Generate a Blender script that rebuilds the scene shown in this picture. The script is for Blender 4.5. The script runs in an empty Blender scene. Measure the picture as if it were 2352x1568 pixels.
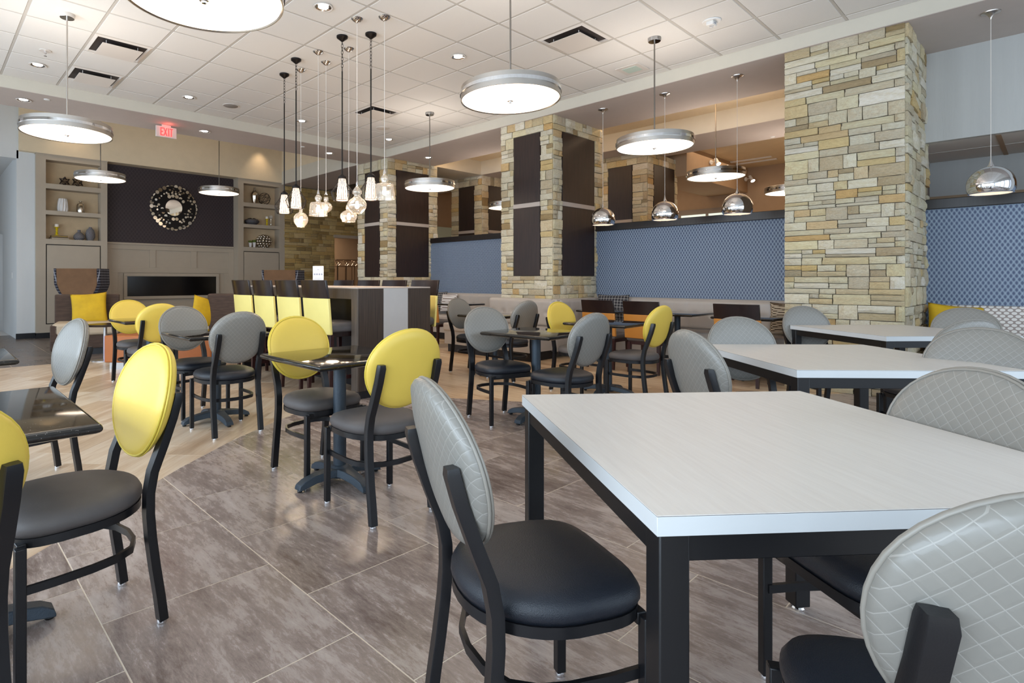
import bpy, bmesh, math, random
from mathutils import Vector, Matrix
R = math.radians
PI = math.pi
random.seed(7)
scene = bpy.context.scene
C = scene.collection

# ------------------------------------------------------------------ camera
CAM_H = 1.165
cam_d = bpy.data.cameras.new('camera')
cam_d.sensor_width = 36.0
cam_d.lens = 1298.7 / 2352 * 36
cam_d.shift_x = (1176 - 991.1) / 2352
cam_d.shift_y = -(784 - 643.0) / 2352
cam_d.clip_start = 0.05
cam_d.clip_end = 100
cam = bpy.data.objects.new('camera', cam_d)
C.objects.link(cam)
cam.location = (0, 0, CAM_H)
cam.rotation_euler = (R(90), 0, -0.73629)
scene.camera = cam

# ------------------------------------------------------------------ view
scene.view_settings.view_transform = 'Standard'
scene.view_settings.look = 'None'
scene.view_settings.gamma = 1.0
scene.view_settings.use_curve_mapping = False
scene.view_settings.exposure = 0.6

# ------------------------------------------------------------------ world and daylight
w = bpy.data.worlds.new('world'); scene.world = w
w.use_nodes = True
bg = w.node_tree.nodes['Background']
bg.inputs[0].default_value = (0.72, 0.85, 1.0, 1)
bg.inputs[1].default_value = 0.7

def area(name, loc, rot, sx, sy, power, col):
    d = bpy.data.lights.new(name, 'AREA'); d.shape = 'RECTANGLE'
    d.size = sx; d.size_y = sy; d.energy = power; d.color = col
    o = bpy.data.objects.new(name, d); C.objects.link(o)
    o.location = loc; o.rotation_euler = rot
    return o
DAY = (0.70, 0.85, 1.0)
WARM = (1.0, 0.83, 0.66)
# daylight outside the tall windows of the two walls behind the camera
area('window_daylight', (-3.45, 3.0, 1.85), (0, R(-90), 0), 2.5, 11.0, 430, DAY)
area('window_daylight', (2.2, -3.45, 1.85), (R(90), 0, 0), 10.0, 2.5, 150, DAY)
# daylight from the glazed entrance of the lobby
area('entrance_daylight', (-2.6, 12.0, 1.6), (0, R(-90), 0), 2.6, 3.0, 45, DAY)
area('hall_fill', (9.3, 15.0, 2.85), (0, 0, 0), 1.2, 1.2, 22, (1.0, 0.80, 0.62))  # added warm fill to brighten the hall, no fitting there
# cove light strips on top of the soffits
area('cove_light', (2.5, 10.02, 3.95), (R(62), 0, 0), 9.0, 0.10, 90, (1.0, 0.70, 0.42))
area('cove_light', (8.5, 5.0, 3.72), (0, R(180 - 35), 0), 0.10, 12.0, 55, (1.0, 0.74, 0.48))
area('far_room_light', (12.9, 5.0, 3.82), (0, 0, 0), 2.5, 9.0, 75, (1.0, 0.74, 0.50))

def spot(loc, power, col=WARM, ang=95, blend=0.7, target=None):
    d = bpy.data.lights.new('downlight_bulb', 'SPOT'); d.energy = power; d.color = col
    d.spot_size = R(ang); d.spot_blend = blend; d.shadow_soft_size = 0.06
    o = bpy.data.objects.new('downlight_bulb', d); C.objects.link(o); o.location = loc
    if target:
        v = Vector(target) - Vector(loc)
        o.rotation_euler = v.to_track_quat('-Z', 'Y').to_euler()
    return o

# ------------------------------------------------------------------ materials
def srgb(r, g=None, b=None):
    if isinstance(r, str):
        r = r.lstrip('#'); r, g, b = int(r[0:2], 16), int(r[2:4], 16), int(r[4:6], 16)
    f = lambda c: (c/255/12.92) if c/255 <= 0.04045 else ((c/255 + 0.055)/1.055)**2.4
    return (f(r), f(g), f(b), 1)

class G:
    """small node-graph helper around one material"""
    def __init__(s, name, col=(0.5, 0.5, 0.5, 1), rough=0.5, metal=0.0, spec=0.5):
        s.m = bpy.data.materials.new(name); s.m.use_nodes = True
        s.t = s.m.node_tree; s.b = s.t.nodes['Principled BSDF']
        s.set(s.b, 'Base Color', col); s.set(s.b, 'Roughness', rough)
        s.set(s.b, 'Metallic', metal); s.set(s.b, 'Specular IOR Level', spec)
    def set(s, x, k, v):
        if isinstance(v, bpy.types.NodeSocket): s.t.links.new(v, x.inputs[k])
        else: x.inputs[k].default_value = v
    def n(s, typ, ins=None, **kw):
        x = s.t.nodes.new('ShaderNode' + typ)
        for k, v in kw.items(): setattr(x, k, v)
        for k, v in (ins or {}).items(): s.set(x, k, v)
        return x
    def math(s, op, a, b=0.0, c=0.0):
        x = s.n('Math', {0: a, 1: b, 2: c}, operation=op); return x.outputs[0]
    def obj(s): return s.n('TexCoord').outputs['Object']
    def gen(s): return s.n('TexCoord').outputs['Generated']
    def rnd(s): return s.n('ObjectInfo').outputs['Random']
    def sep(s, v):
        x = s.n('SeparateXYZ', {0: v}); return x.outputs
    def comb(s, x, y, z): return s.n('CombineXYZ', {0: x, 1: y, 2: z}).outputs[0]
    def scale(s, v, sc):
        x = s.n('VectorMath', {0: v, 1: sc}, operation='MULTIPLY'); return x.outputs[0]
    def add(s, v, o):
        x = s.n('VectorMath', {0: v, 1: o}, operation='ADD'); return x.outputs[0]
    def noise(s, v, scale=5, detail=4, rough=0.55, dist=0.0):
        x = s.n('TexNoise', {'Vector': v, 'Scale': scale, 'Detail': detail, 'Roughness': rough, 'Distortion': dist})
        return x.outputs[0]
    def ramp(s, fac, stops, interp='LINEAR'):
        x = s.n('ValToRGB', {0: fac}); cr = x.color_ramp; cr.interpolation = interp
        while len(cr.elements) < len(stops): cr.elements.new(0.5)
        for e, (p, c) in zip(cr.elements, stops):
            e.position = p; e.color = c if len(c) == 4 else (*c, 1)
        return x.outputs[0]
    def mix(s, fac, a, b, mode='MIX'):
        x = s.n('Mix', data_type='RGBA', blend_type=mode)
        s.set(x, 0, fac); s.set(x, 6, a); s.set(x, 7, b); return x.outputs[2]
    def bump(s, h, strength=0.3, dist=0.01):
        x = s.n('Bump', {'Height': h, 'Strength': strength, 'Distance': dist}); s.set(s.b, 'Normal', x.outputs[0])
    def col(s, c): s.set(s.b, 'Base Color', c)
    def rough(s, c): s.set(s.b, 'Roughness', c)

M = {}
def plain(key, col, rough=0.5, metal=0.0, spec=0.5, var=0.0, bump=0.0, bscale=200, stretch=None, coat=0.0):
    g = G(key, col, rough, metal, spec)
    if coat: g.set(g.b, 'Coat Weight', coat)
    v = g.obj()
    if stretch: v = g.scale(v, stretch)
    if var:
        f = g.noise(v, 6, 4)
        lo = tuple(c*(1-var) for c in col[:3]) + (1,); hi = tuple(min(1, c*(1+var)) for c in col[:3]) + (1,)
        g.col(g.ramp(f, [(0.3, lo), (0.7, hi)]))
    if bump: g.bump(g.noise(v, bscale, 3), bump, 0.004)
    M[key] = g.m; return g

plain('paint_cream', srgb('#d3c2a6'), 0.75, var=0.03)
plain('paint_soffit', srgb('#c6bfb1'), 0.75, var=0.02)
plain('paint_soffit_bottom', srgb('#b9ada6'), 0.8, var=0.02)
plain('paint_taupe', srgb('#ab9e8d'), 0.55, var=0.02)
plain('shelf_back', srgb('#c3ab8a'), 0.8, var=0.06)
plain('reveal_shade', srgb('#241a18'), 0.6)
plain('paint_light', srgb('#cfd0d0'), 0.8, var=0.02, bump=0.15, bscale=150, stretch=(1, 1, 0.2))
plain('textile_grey', srgb('#b9b8b5'), 0.85, var=0.05, bump=0.5, bscale=90, stretch=(1, 1, 0.06))
plain('ceiling_tile', srgb('#dcd8d3'), 0.9, bump=0.35, bscale=160)
plain('grid_white', srgb('#bdb7af'), 0.6)
plain('edge_daylit', srgb('#c9ccce'), 0.3)  # cooler than the top: daylight tint put into the table edge colour
plain('seam_dark', srgb('#4a4646'), 0.6)
plain('speaker_grey', srgb('#8f8780'), 0.7)
plain('vent_white', srgb('#d2cac2'), 0.5)
plain('duct_shade', srgb('#3a3230'), 0.6)
plain('base_black', srgb('#17171b'), 0.4)
plain('frame_black', srgb('#1d1d20'), 0.33, 0.3, 0.5, bump=0.05, bscale=300)
plain('steel_black', srgb('#131316'), 0.38, 0.2)
plain('cast_iron', srgb('#3c4650'), 0.45, 0.35, var=0.12, bump=0.4, bscale=220)
plain('chrome', (0.78, 0.78, 0.80, 1), 0.06, 1.0)
plain('nickel', (0.55, 0.51, 0.47, 1), 0.28, 1.0)
plain('dark_bronze', srgb('#1c1716'), 0.4, 0.6)
plain('steel_brushed', (0.42, 0.41, 0.40, 1), 0.35, 1.0)
plain('yellow_vinyl', srgb('#dfc053'), 0.42, var=0.02, bump=0.08, bscale=350)
plain('stool_yellow', srgb('#ead983'), 0.42, var=0.02, bump=0.08, bscale=350)
plain('black_vinyl', srgb('#1b2029'), 0.36, bump=0.35, bscale=420)
plain('brown_suede', srgb('#55504f'), 0.62, var=0.14, bump=0.1, bscale=300)
plain('orange_vinyl', srgb('#b97a32'), 0.4, var=0.03)
plain('tan_leather', srgb('#a8602c'), 0.42, var=0.05)
plain('stripe_lilac', srgb('#a89bb8'), 0.5)
plain('bench_vinyl', srgb('#b0a79f'), 0.36, var=0.02, bump=0.06, bscale=350)
plain('sofa_brown', srgb('#4a3a31'), 0.9, var=0.25, bump=0.5, bscale=90, stretch=(1, 1, 6))
plain('sofa_cream', srgb('#b7a68f'), 0.6, var=0.04)
plain('wing_brown', srgb('#75563c'), 0.9, var=0.12, bump=0.4, bscale=150)
plain('yellow_velvet', srgb('#c9a212'), 0.75, var=0.12)
plain('white_ceramic', srgb('#d9d5d2'), 0.4)
plain('black_plastic', srgb('#151515'), 0.4)
plain('white_plastic', srgb('#dedbd7'), 0.45)
plain('yellow_paint', srgb('#d8bd1a'), 0.3)
plain('candle_wax', srgb('#e9e2d8'), 0.6)
plain('book_black', srgb('#2a1c16'), 0.5)
plain('book_gold', srgb('#8a6c24'), 0.45)
plain('leaf_green', srgb('#66762c'), 0.6, var=0.2)
plain('vase_dark', srgb('#4d4a4d'), 0.7)
plain('mercury_glass', (0.62, 0.56, 0.48, 1), 0.14, 1.0, bump=0.3, bscale=60)
plain('wire_dark', srgb('#3a2f29'), 0.5, 0.6)
plain('paper_white', srgb('#d8dadd'), 0.5)
plain('print_grey', srgb('#8b8fa0'), 0.6)
plain('mortar', srgb('#6b6154'), 0.95, var=0.1)
plain('grout', srgb('#d8cab8'), 0.9)
plain('brass_pipe', (0.62, 0.50, 0.40, 1), 0.25, 1.0)
plain('rail_taupe', srgb('#b5aaa2'), 0.5)
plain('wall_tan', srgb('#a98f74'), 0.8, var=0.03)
plain('wall_grey', srgb('#8f8379'), 0.85, var=0.03)
plain('door_steel', srgb('#b9c1c4'), 0.18, 0.6)
plain('frosted', srgb('#b8c8bd'), 0.5)
plain('firebox', srgb('#0d0a09'), 0.15)

def emit(key, col, strength):
    g = G(key, (*col[:3], 1), 0.5)
    g.set(g.b, 'Emission Color', (*col[:3], 1)); g.set(g.b, 'Emission Strength', strength)
    M[key] = g.m; return g
emit('bulb_glow', (1.0, 0.78, 0.56), 8.0)
emit('uplight_glow', (1.0, 0.90, 0.80), 4.8)
emit('shade_glow', (1.0, 0.80, 0.62), 1.25)
emit('downlight_glow', (1.0, 0.90, 0.80), 9.0)
emit('exit_red', (1.0, 0.03, 0.03), 2.2)
emit('frosted_lit', (0.75, 0.86, 0.78), 0.55)
emit('sconce_glow', (1.0, 0.80, 0.58), 3.0)

def drum_diffuser():
    g = G('drum_diffuser', srgb('#efe6da'), 0.4)
    v = g.obj(); x, y, z = g.sep(v)
    # three lamps behind the acrylic show as soft bright patches
    tot = None
    for k in range(3):
        a = 2*PI*k/3 + 0.4
        dx = g.math('SUBTRACT', x, 0.2*math.cos(a)); dy = g.math('SUBTRACT', y, 0.2*math.sin(a))
        d2 = g.math('ADD', g.math('MULTIPLY', dx, dx), g.math('MULTIPLY', dy, dy))
        e = g.math('POWER', 2.718, g.math('MULTIPLY', d2, -45.0))
        tot = e if tot is None else g.math('ADD', tot, e)
    st = g.math('ADD', 1.7, g.math('MULTIPLY', tot, 3.6))
    g.set(g.b, 'Emission Color', (1.0, 0.80, 0.60, 1)); g.set(g.b, 'Emission Strength', st)
    M['drum_diffuser'] = g.m
drum_diffuser()

def thin_glass(key, tint, alpha_lo, rough=0.03, metal=0.7):
    g = G(key, tint, rough, metal)
    lw = g.n('LayerWeight', {'Blend': 0.35}).outputs['Facing']
    g.set(g.b, 'Alpha', g.math('ADD', alpha_lo, g.math('MULTIPLY', lw, 0.65)))
    M[key] = g.m
thin_glass('mirror_glass', (0.80, 0.74, 0.66, 1), 0.36)
thin_glass('clear_glass', (0.9, 0.9, 0.9, 1), 0.12, metal=0.2)

def granite():
    g = G('granite', (0.01, 0.009, 0.008, 1), 0.06, 0, 0.6)
    v = g.obj()
    n = g.n('TexVoronoi', {'Vector': v, 'Scale': 160}, feature='F1').outputs[0]
    f = g.noise(v, 60, 5, 0.7)
    spk = g.math('MULTIPLY', g.math('LESS_THAN', n, 0.2), g.math('GREATER_THAN', f, 0.56))
    base = g.ramp(f, [(0.35, (0.004, 0.004, 0.004)), (0.7, (0.02, 0.016, 0.013))])
    g.col(g.mix(spk, base, (0.22, 0.21, 0.2, 1)))
    M['granite'] = g.m
granite()

def laminate():
    g = G('white_laminate', srgb('#d4cec8'), 0.32)
    v = g.obj()
    f = g.noise(g.scale(v, (2, 30, 2)), 3, 4, 0.6)
    g.col(g.ramp(f, [(0.3, srgb('#d0cac4')), (0.7, srgb('#d8d3cd'))]))
    g.rough(0.34)
    M['white_laminate'] = g.m
laminate()

def slate(key, lo, mid, hi, rough=0.3, streak=(1.0, 1.0, 1)):
    g = G(key, mid, rough)
    off = g.n('CombineXYZ', {0: g.math('MULTIPLY', g.rnd(), 37.0), 1: g.math('MULTIPLY', g.rnd(), 91.0), 2: 0.0}).outputs[0]
    v = g.add(g.obj(), off)
    a = g.noise(g.scale(v, (9*streak[0], 2.0*streak[1], 1)), 1.0, 8, 0.72, 0.2)
    b = g.noise(g.scale(v, (34*streak[0], 8*streak[1], 1)), 1.0, 10, 0.85, 0.3)
    c = g.noise(v, 1.6, 3, 0.5)
    f = g.math('ADD', g.math('MULTIPLY', a, 0.42), g.math('ADD', g.math('MULTIPLY', b, 0.44), g.math('MULTIPLY', c, 0.22)))
    f = g.math('ADD', f, g.math('MULTIPLY', g.math('SUBTRACT', g.rnd(), 0.5), 0.05))
    g.col(g.ramp(f, [(0.44, lo), (0.54, mid), (0.66, hi)]))
    g.rough(g.ramp(f, [(0.42, (rough*0.8,)*3), (0.68, (rough*1.5,)*3)]))
    g.bump(b, 0.06, 0.002)
    M[key] = g.m
slate('floor_slate', srgb('#6a5b54'), srgb('#95867f'), srgb('#beb2ac'), 0.24)
slate('lobby_slate', srgb('#443b37'), srgb('#635750'), srgb('#80746c'), 0.28)

def woodtile(key, lo, mid, hi, stretch, rot=0.0, rough=0.3, fine_amt=0.35):
    g = G(key, mid, rough)
    off = g.n('CombineXYZ', {0: g.math('MULTIPLY', g.rnd(), 53.0), 1: g.math('MULTIPLY', g.rnd(), 17.0), 2: 0.0}).outputs[0]
    v = g.obj()
    if rot: v = g.n('VectorRotate', {'Vector': v, 'Angle': rot}, rotation_type='Z_AXIS').outputs[0]
    v = g.add(v, off)
    a = g.noise(g.scale(v, stretch), 2.0, 4, 0.6, 0.3)
    b = g.noise(g.scale(v, (stretch[0]*5, stretch[1]*2, 1)), 3.0, 5, 0.65)
    f = g.math('ADD', g.math('MULTIPLY', a, 0.7), g.math('ADD', g.math('MULTIPLY', b, fine_amt), g.math('MULTIPLY', g.math('SUBTRACT', g.rnd(), 0.5), 0.22)))
    g.col(g.ramp(f, [(0.36, lo), (0.52, mid), (0.68, hi)]))
    g.bump(b, 0.05, 0.002)
    M[key] = g.m
woodtile('oak_tile', srgb('#b0957a'), srgb('#c7b097'), srgb('#d9c9b5'), (7, 0.6, 1), R(45))
woodtile('plank_tile', srgb('#8a6645'), srgb('#bf9c77'), srgb('#dcc2a1'), (14, 0.9, 1), 0, 0.3, 0.5)

def stone(key, cols, bumpy=0.9):
    g = G(key, srgb('#b7a584'), 0.88)
    r = g.rnd()
    base = g.ramp(r, [(i/(len(cols)-1), srgb(c)) for i, c in enumerate(cols)])
    off = g.n('CombineXYZ', {0: g.math('MULTIPLY', r, 41.0), 1: g.math('MULTIPLY', r, 67.0), 2: g.math('MULTIPLY', r, 13.0)}).outputs[0]
    v = g.add(g.n('TexCoord').outputs['Generated'], off)
    a = g.noise(g.scale(v, (1.5, 1.5, 2.2)), 1.6, 6, 0.65)
    stain = g.ramp(a, [(0.42, (0, 0, 0)), (0.66, (1, 1, 1))])
    c = g.mix(g.math('MULTIPLY', stain, 0.30), base, srgb('#a8895c'))
    b = g.noise(v, 9, 6, 0.7)
    c = g.mix(0.55, c, g.ramp(b, [(0.3, (0.47,)*3), (0.7, (0.84,)*3)]), 'OVERLAY')
    g.col(c); g.bump(g.noise(v, 5, 8, 0.7), bumpy, 0.02)
    M[key] = g.m
stone('ledge_stone', ['#968b72', '#d8ccb2', '#c8ba9a', '#ded4be', '#bf9c66', '#d0c6b0', '#d6c6a0', '#a69678', '#e2d8c4', '#c7b998', '#c9ab74', '#c0b8a6', '#dbd0b6', '#aba08a', '#dacfb9', '#8f7a55'])
stone('wall_stone', ['#8a7142', '#b39a63', '#a3884f', '#bda673', '#7d673f', '#ad8d4f', '#b8a47a'])

def darkwood(key, a, b, rough=0.35, axis=(22, 22, 1.2)):
    g = G(key, a, rough)
    f = g.noise(g.scale(g.obj(), axis), 2.5, 5, 0.6)
    g.col(g.ramp(f, [(0.35, a), (0.7, b)])); g.bump(f, 0.04, 0.002)
    M[key] = g.m
darkwood('panel_wood', srgb('#221511'), srgb('#34221c'), 0.42)
darkwood('bar_wood', srgb('#2b221d'), srgb('#4b3d33'), 0.45, (40, 40, 0.8))
darkwood('bar_frame_wood', srgb('#51473f'), srgb('#6b6057'), 0.45, (40, 40, 0.8))
darkwood('stool_wood', srgb('#1a1010'), srgb('#291a18'), 0.24)
darkwood('leg_wood', srgb('#2a1312'), srgb('#3d1e1b'), 0.3)
darkwood('cap_wood', srgb('#17110f'), srgb('#241a17'), 0.35)
plain('linen_panel', srgb('#b5b3b2'), 0.7, var=0.03, bump=0.3, bscale=260)

def lattice(key, base, line, pu, pv, wd, axis, rough=0.6, inner=True):
    """diamond lattice printed on wallpaper, along wall axis (0=x,1=y) and z"""
    g = G(key, base, rough)
    s = g.sep(g.obj()); u = s[axis]; z = s[2]
    a = g.math('ADD', g.math('DIVIDE', u, pu), g.math('DIVIDE', z, pv))
    b = g.math('SUBTRACT', g.math('DIVIDE', u, pu), g.math('DIVIDE', z, pv))
    fa = g.math('ABSOLUTE', g.math('SUBTRACT', g.math('FRACT', a), 0.5))
    fb = g.math('ABSOLUTE', g.math('SUBTRACT', g.math('FRACT', b), 0.5))
    l1 = g.math('MAXIMUM', g.math('LESS_THAN', g.math('ABSOLUTE', g.math('SUBTRACT', fa, 0.40)), wd), g.math('LESS_THAN', g.math('ABSOLUTE', g.math('SUBTRACT', fb, 0.40)), wd))
    g.col(g.mix(l1, base, line))
    M[key] = g.m
lattice('paper_blue', srgb('#4d5a74'), srgb('#a6b6c6'), 0.0406, 0.071, 0.04, 1)
lattice('paper_brown', srgb('#2b2024'), srgb('#3a2e31'), 0.075, 0.10, 0.06, 0)

def quilted(key, col, line, rough=0.38):
    g = G(key, col, rough)
    s = g.sep(g.obj())
    p = 0.034
    a = g.math('FRACT', g.math('DIVIDE', g.math('ADD', s[0], s[2]), p)); b = g.math('FRACT', g.math('DIVIDE', g.math('SUBTRACT', s[0], s[2]), p))
    da = g.math('SUBTRACT', 0.5, g.math('ABSOLUTE', g.math('SUBTRACT', a, 0.5))); db = g.math('SUBTRACT', 0.5, g.math('ABSOLUTE', g.math('SUBTRACT', b, 0.5)))
    d = g.math('MINIMUM', da, db)
    ln = g.math('LESS_THAN', d, 0.026)
    g.col(g.mix(g.math('MULTIPLY', ln, 0.6), col, line))
    h = g.math('POWER', g.math('MINIMUM', g.math('MULTIPLY', d, 5.0), 1.0), 0.5)
    h = g.math('ADD', h, g.math('MULTIPLY', g.noise(g.obj(), 60, 3), 0.15))
    g.bump(h, 0.14, 0.004)
    M[key] = g.m
quilted('grey_quilt', srgb('#807d77'), srgb('#a09d97'), 0.34)

def plaid(key, dark, light, p=0.05, axes=(0, 2)):
    g = G(key, dark, 0.85)
    s = g.sep(g.obj())
    fu = g.math('LESS_THAN', g.math('FRACT', g.math('DIVIDE', s[axes[0]], p)), 0.16)
    fv = g.math('LESS_THAN', g.math('FRACT', g.math('DIVIDE', s[axes[1]], p)), 0.16)
    g.col(g.mix(g.math('MULTIPLY', g.math('ADD', fu, fv), 0.6), dark, light))
    M[key] = g.m
plaid('plaid', srgb('#211f2b'), srgb('#a7a6ad'))
plaid('plaid_pillow', srgb('#2c2a2f'), srgb('#b9b5b0'), 0.045)
plaid('plaid_side', srgb('#211f2b'), srgb('#a7a6ad'), 0.05, (1, 2))

def dots(key, base, dot, p, axes=(1, 2), rad=0.36):
    g = G(key, base, 0.7)
    s = g.sep(g.obj())
    v = g.math('DIVIDE', s[axes[1]], p*0.55)
    row = g.math('MULTIPLY', g.math('FLOOR', v), 0.5)
    u = g.math('ADD', g.math('DIVIDE', s[axes[0]], p), row)
    du = g.math('SUBTRACT', g.math('FRACT', u), 0.5); dv = g.math('MULTIPLY', g.math('SUBTRACT', g.math('FRACT', v), 0.5), 0.75)
    d = g.math('SQRT', g.math('ADD', g.math('MULTIPLY', du, du), g.math('MULTIPLY', dv, dv)))
    g.col(g.mix(g.math('LESS_THAN', d, rad), base, dot))
    M[key] = g.m
dots('chain_fabric', srgb('#978b86'), srgb('#dcd8d4'), 0.055)
dots('dot_pillow', srgb('#5a4a38'), srgb('#c4b49c'), 0.03, (1, 2), 0.33)

def herring(key, base, line, axis=2):
    g = G(key, base, 0.7)
    s = g.sep(g.obj())
    ang = g.math('ARCTAN2', s[1], s[0])
    a = g.math('ABSOLUTE', g.math('SUBTRACT', g.math('FRACT', g.math('MULTIPLY', ang, 10/(2*PI))), 0.5))
    f = g.math('FRACT', g.math('ADD', g.math('MULTIPLY', s[2], 40.0), g.math('MULTIPLY', a, 2.0)))
    g.col(g.mix(g.math('LESS_THAN', f, 0.35), base, line))
    M[key] = g.m
herring('vase_herring', srgb('#3c3a3e'), srgb('#9a979b'))
# ------------------------------------------------------------------ geometry helpers
class MB:
    def __init__(s): s.v = []; s.f = []
    def add(s, vs, fs):
        o = len(s.v); s.v += [tuple(p) for p in vs]; s.f += [tuple(i + o for i in f) for f in fs]; return s
    def box(s, x0, x1, y0, y1, z0, z1):
        return s.add([(x0,y0,z0),(x1,y0,z0),(x1,y1,z0),(x0,y1,z0),(x0,y0,z1),(x1,y0,z1),(x1,y1,z1),(x0,y1,z1)],
                     [(0,3,2,1),(4,5,6,7),(0,1,5,4),(1,2,6,5),(2,3,7,6),(3,0,4,7)])
    def hexa(s, pts): # 8 points bottom ring then top ring
        return s.add(pts, [(0,3,2,1),(4,5,6,7),(0,1,5,4),(1,2,6,5),(2,3,7,6),(3,0,4,7)])
    def prism(s, poly, z0, z1):
        n = len(poly)
        return s.add([(x,y,z0) for x,y in poly] + [(x,y,z1) for x,y in poly],
                     [tuple(range(n-1,-1,-1)), tuple(range(n,2*n))] + [(i,(i+1)%n,n+(i+1)%n,n+i) for i in range(n)])
    def lathe(s, prof, n=24, c=(0,0,0), cap=True, a0=0.0):
        vs = []; k = len(prof)
        for i in range(n):
            a = a0 + 2*PI*i/n
            for r, z in prof: vs.append((c[0]+r*math.cos(a), c[1]+r*math.sin(a), c[2]+z))
        fs = []
        for i in range(n):
            j = (i+1) % n
            for q in range(k-1): fs.append((i*k+q, j*k+q, j*k+q+1, i*k+q+1))
        if cap:
            if prof[0][0] > 1e-5: fs.append(tuple(i*k for i in range(n-1,-1,-1)))
            if prof[-1][0] > 1e-5: fs.append(tuple(i*k+k-1 for i in range(n)))
        return s.add(vs, fs)
    def loft(s, rings, closed_ring=True, caps=True, loop=False):
        n = len(rings[0]); vs = [p for r in rings for p in r]; fs = []
        m = len(rings)
        for q in range(m if loop else m-1):
            q2 = (q+1) % m
            for i in range(n if closed_ring else n-1):
                j = (i+1) % n
                fs.append((q*n+i, q*n+j, q2*n+j, q2*n+i))
        if caps and not loop:
            fs.append(tuple(range(n-1,-1,-1))); fs.append(tuple((m-1)*n+i for i in range(n)))
        return s.add(vs, fs)
    def sweep(s, pts, sec, up=(0,0,1), loop=False, scales=None):
        """sec = list of (a,b) offsets along side and up axes"""
        P = [Vector(p) for p in pts]; n = len(P); rings = []
        for i, p in enumerate(P):
            if loop: t = P[(i+1)%n] - P[i-1]
            else: t = P[min(i+1,n-1)] - P[max(i-1,0)]
            t.normalize(); u = Vector(up)
            side = t.cross(u)
            if side.length < 1e-4: side = t.cross(Vector((0,1,0)))
            side.normalize(); u2 = side.cross(t).normalized()
            k = scales[i] if scales else 1
            rings.append([tuple(p + side*a*k + u2*b*k) for a, b in sec])
        return s.loft(rings, loop=loop)
    def tube(s, pts, r, n=8, loop=False, up=(0,0,1)):
        return s.sweep(pts, [(r*math.cos(2*PI*i/n), r*math.sin(2*PI*i/n)) for i in range(n)], up, loop)
    def bar(s, pts, w, h, up=(0,0,1), loop=False):
        return s.sweep(pts, [(-w/2,-h/2),(w/2,-h/2),(w/2,h/2),(-w/2,h/2)], up, loop)
    def grid(s, fn, nu, nv):
        vs = [fn(i/nu, j/nv) for j in range(nv+1) for i in range(nu+1)]
        fs = [(j*(nu+1)+i, j*(nu+1)+i+1, (j+1)*(nu+1)+i+1, (j+1)*(nu+1)+i) for j in range(nv) for i in range(nu)]
        return s.add(vs, fs)
    def mesh(s, name, mat, smooth=False, angle=40):
        me = bpy.data.meshes.new(name); me.from_pydata(s.v, [], s.f)
        bm = bmesh.new(); bm.from_mesh(me); bmesh.ops.recalc_face_normals(bm, faces=bm.faces); bm.to_mesh(me); bm.free()
        if smooth:
            me.shade_smooth(); me.set_sharp_from_angle(angle=R(angle))
        if mat: me.materials.append(M[mat] if isinstance(mat, str) else mat)
        return me
    def build(s, name, mat, parent=None, loc=None, rz=0, smooth=False, bevel=0.0, seg=2, angle=40, rot=None):
        o = bpy.data.objects.new(name, s.mesh(name, mat, smooth or bevel > 0, angle))
        C.objects.link(o)
        if parent: o.parent = parent
        if loc: o.location = loc
        if rot: o.rotation_euler = rot
        elif rz: o.rotation_euler = (0, 0, rz)
        if bevel > 0:
            b = o.modifiers.new('bevel', 'BEVEL'); b.width = bevel; b.segments = seg; b.limit_method = 'ANGLE'; b.angle_limit = R(35)
        return o
def B(x0,x1,y0,y1,z0,z1): return MB().box(x0,x1,y0,y1,z0,z1)

def tag(o, label, cat, group=None):
    o['label'] = label; o['category'] = cat
    if group: o['group'] = group
    return o
def thing(name, label, cat, loc=(0,0,0), rz=0, group=None):
    o = bpy.data.objects.new(name, None); C.objects.link(o); o.empty_display_size = 0.1
    o.location = loc; o.rotation_euler = (0,0,rz)
    return tag(o, label, cat, group)
def struct(o, label=None):
    o['kind'] = 'structure'
    if label: o['label'] = label
    return o
def dup(src, loc=None, rz=None, label=None, parent=None, group=None, swap=None):
    c = src.copy(); C.objects.link(c); c.parent = parent
    if loc is not None: c.location = loc
    if rz is not None: c.rotation_euler = (0,0,rz)
    if label: c['label'] = label
    if group: c['group'] = group
    for ch in list(src.children): dup(ch, parent=c)
    return c

# convex polygon clipping: keep points with a*x + b*y <= c
def clip(poly, a, b, c):
    out = []
    for i in range(len(poly)):
        p, q = poly[i], poly[(i+1) % len(poly)]
        dp, dq = a*p[0]+b*p[1]-c, a*q[0]+b*q[1]-c
        if dp <= 0: out.append(p)
        if dp*dq < 0:
            t = dp/(dp-dq); out.append((p[0]+(q[0]-p[0])*t, p[1]+(q[1]-p[1])*t))
    return out if len(out) >= 3 and parea(out) > 4e-4 else []
def parea(p): return abs(sum(p[i][0]*p[(i+1)%len(p)][1]-p[(i+1)%len(p)][0]*p[i][1] for i in range(len(p))))/2
def half(p, q):
    """half plane to the right of p->q (i.e. below a line drawn left to right)"""
    dx, dy = q[0]-p[0], q[1]-p[1]
    return (-dy, dx, -dy*p[0]+dx*p[1])
def neg(h): return (-h[0], -h[1], -h[2])

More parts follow.
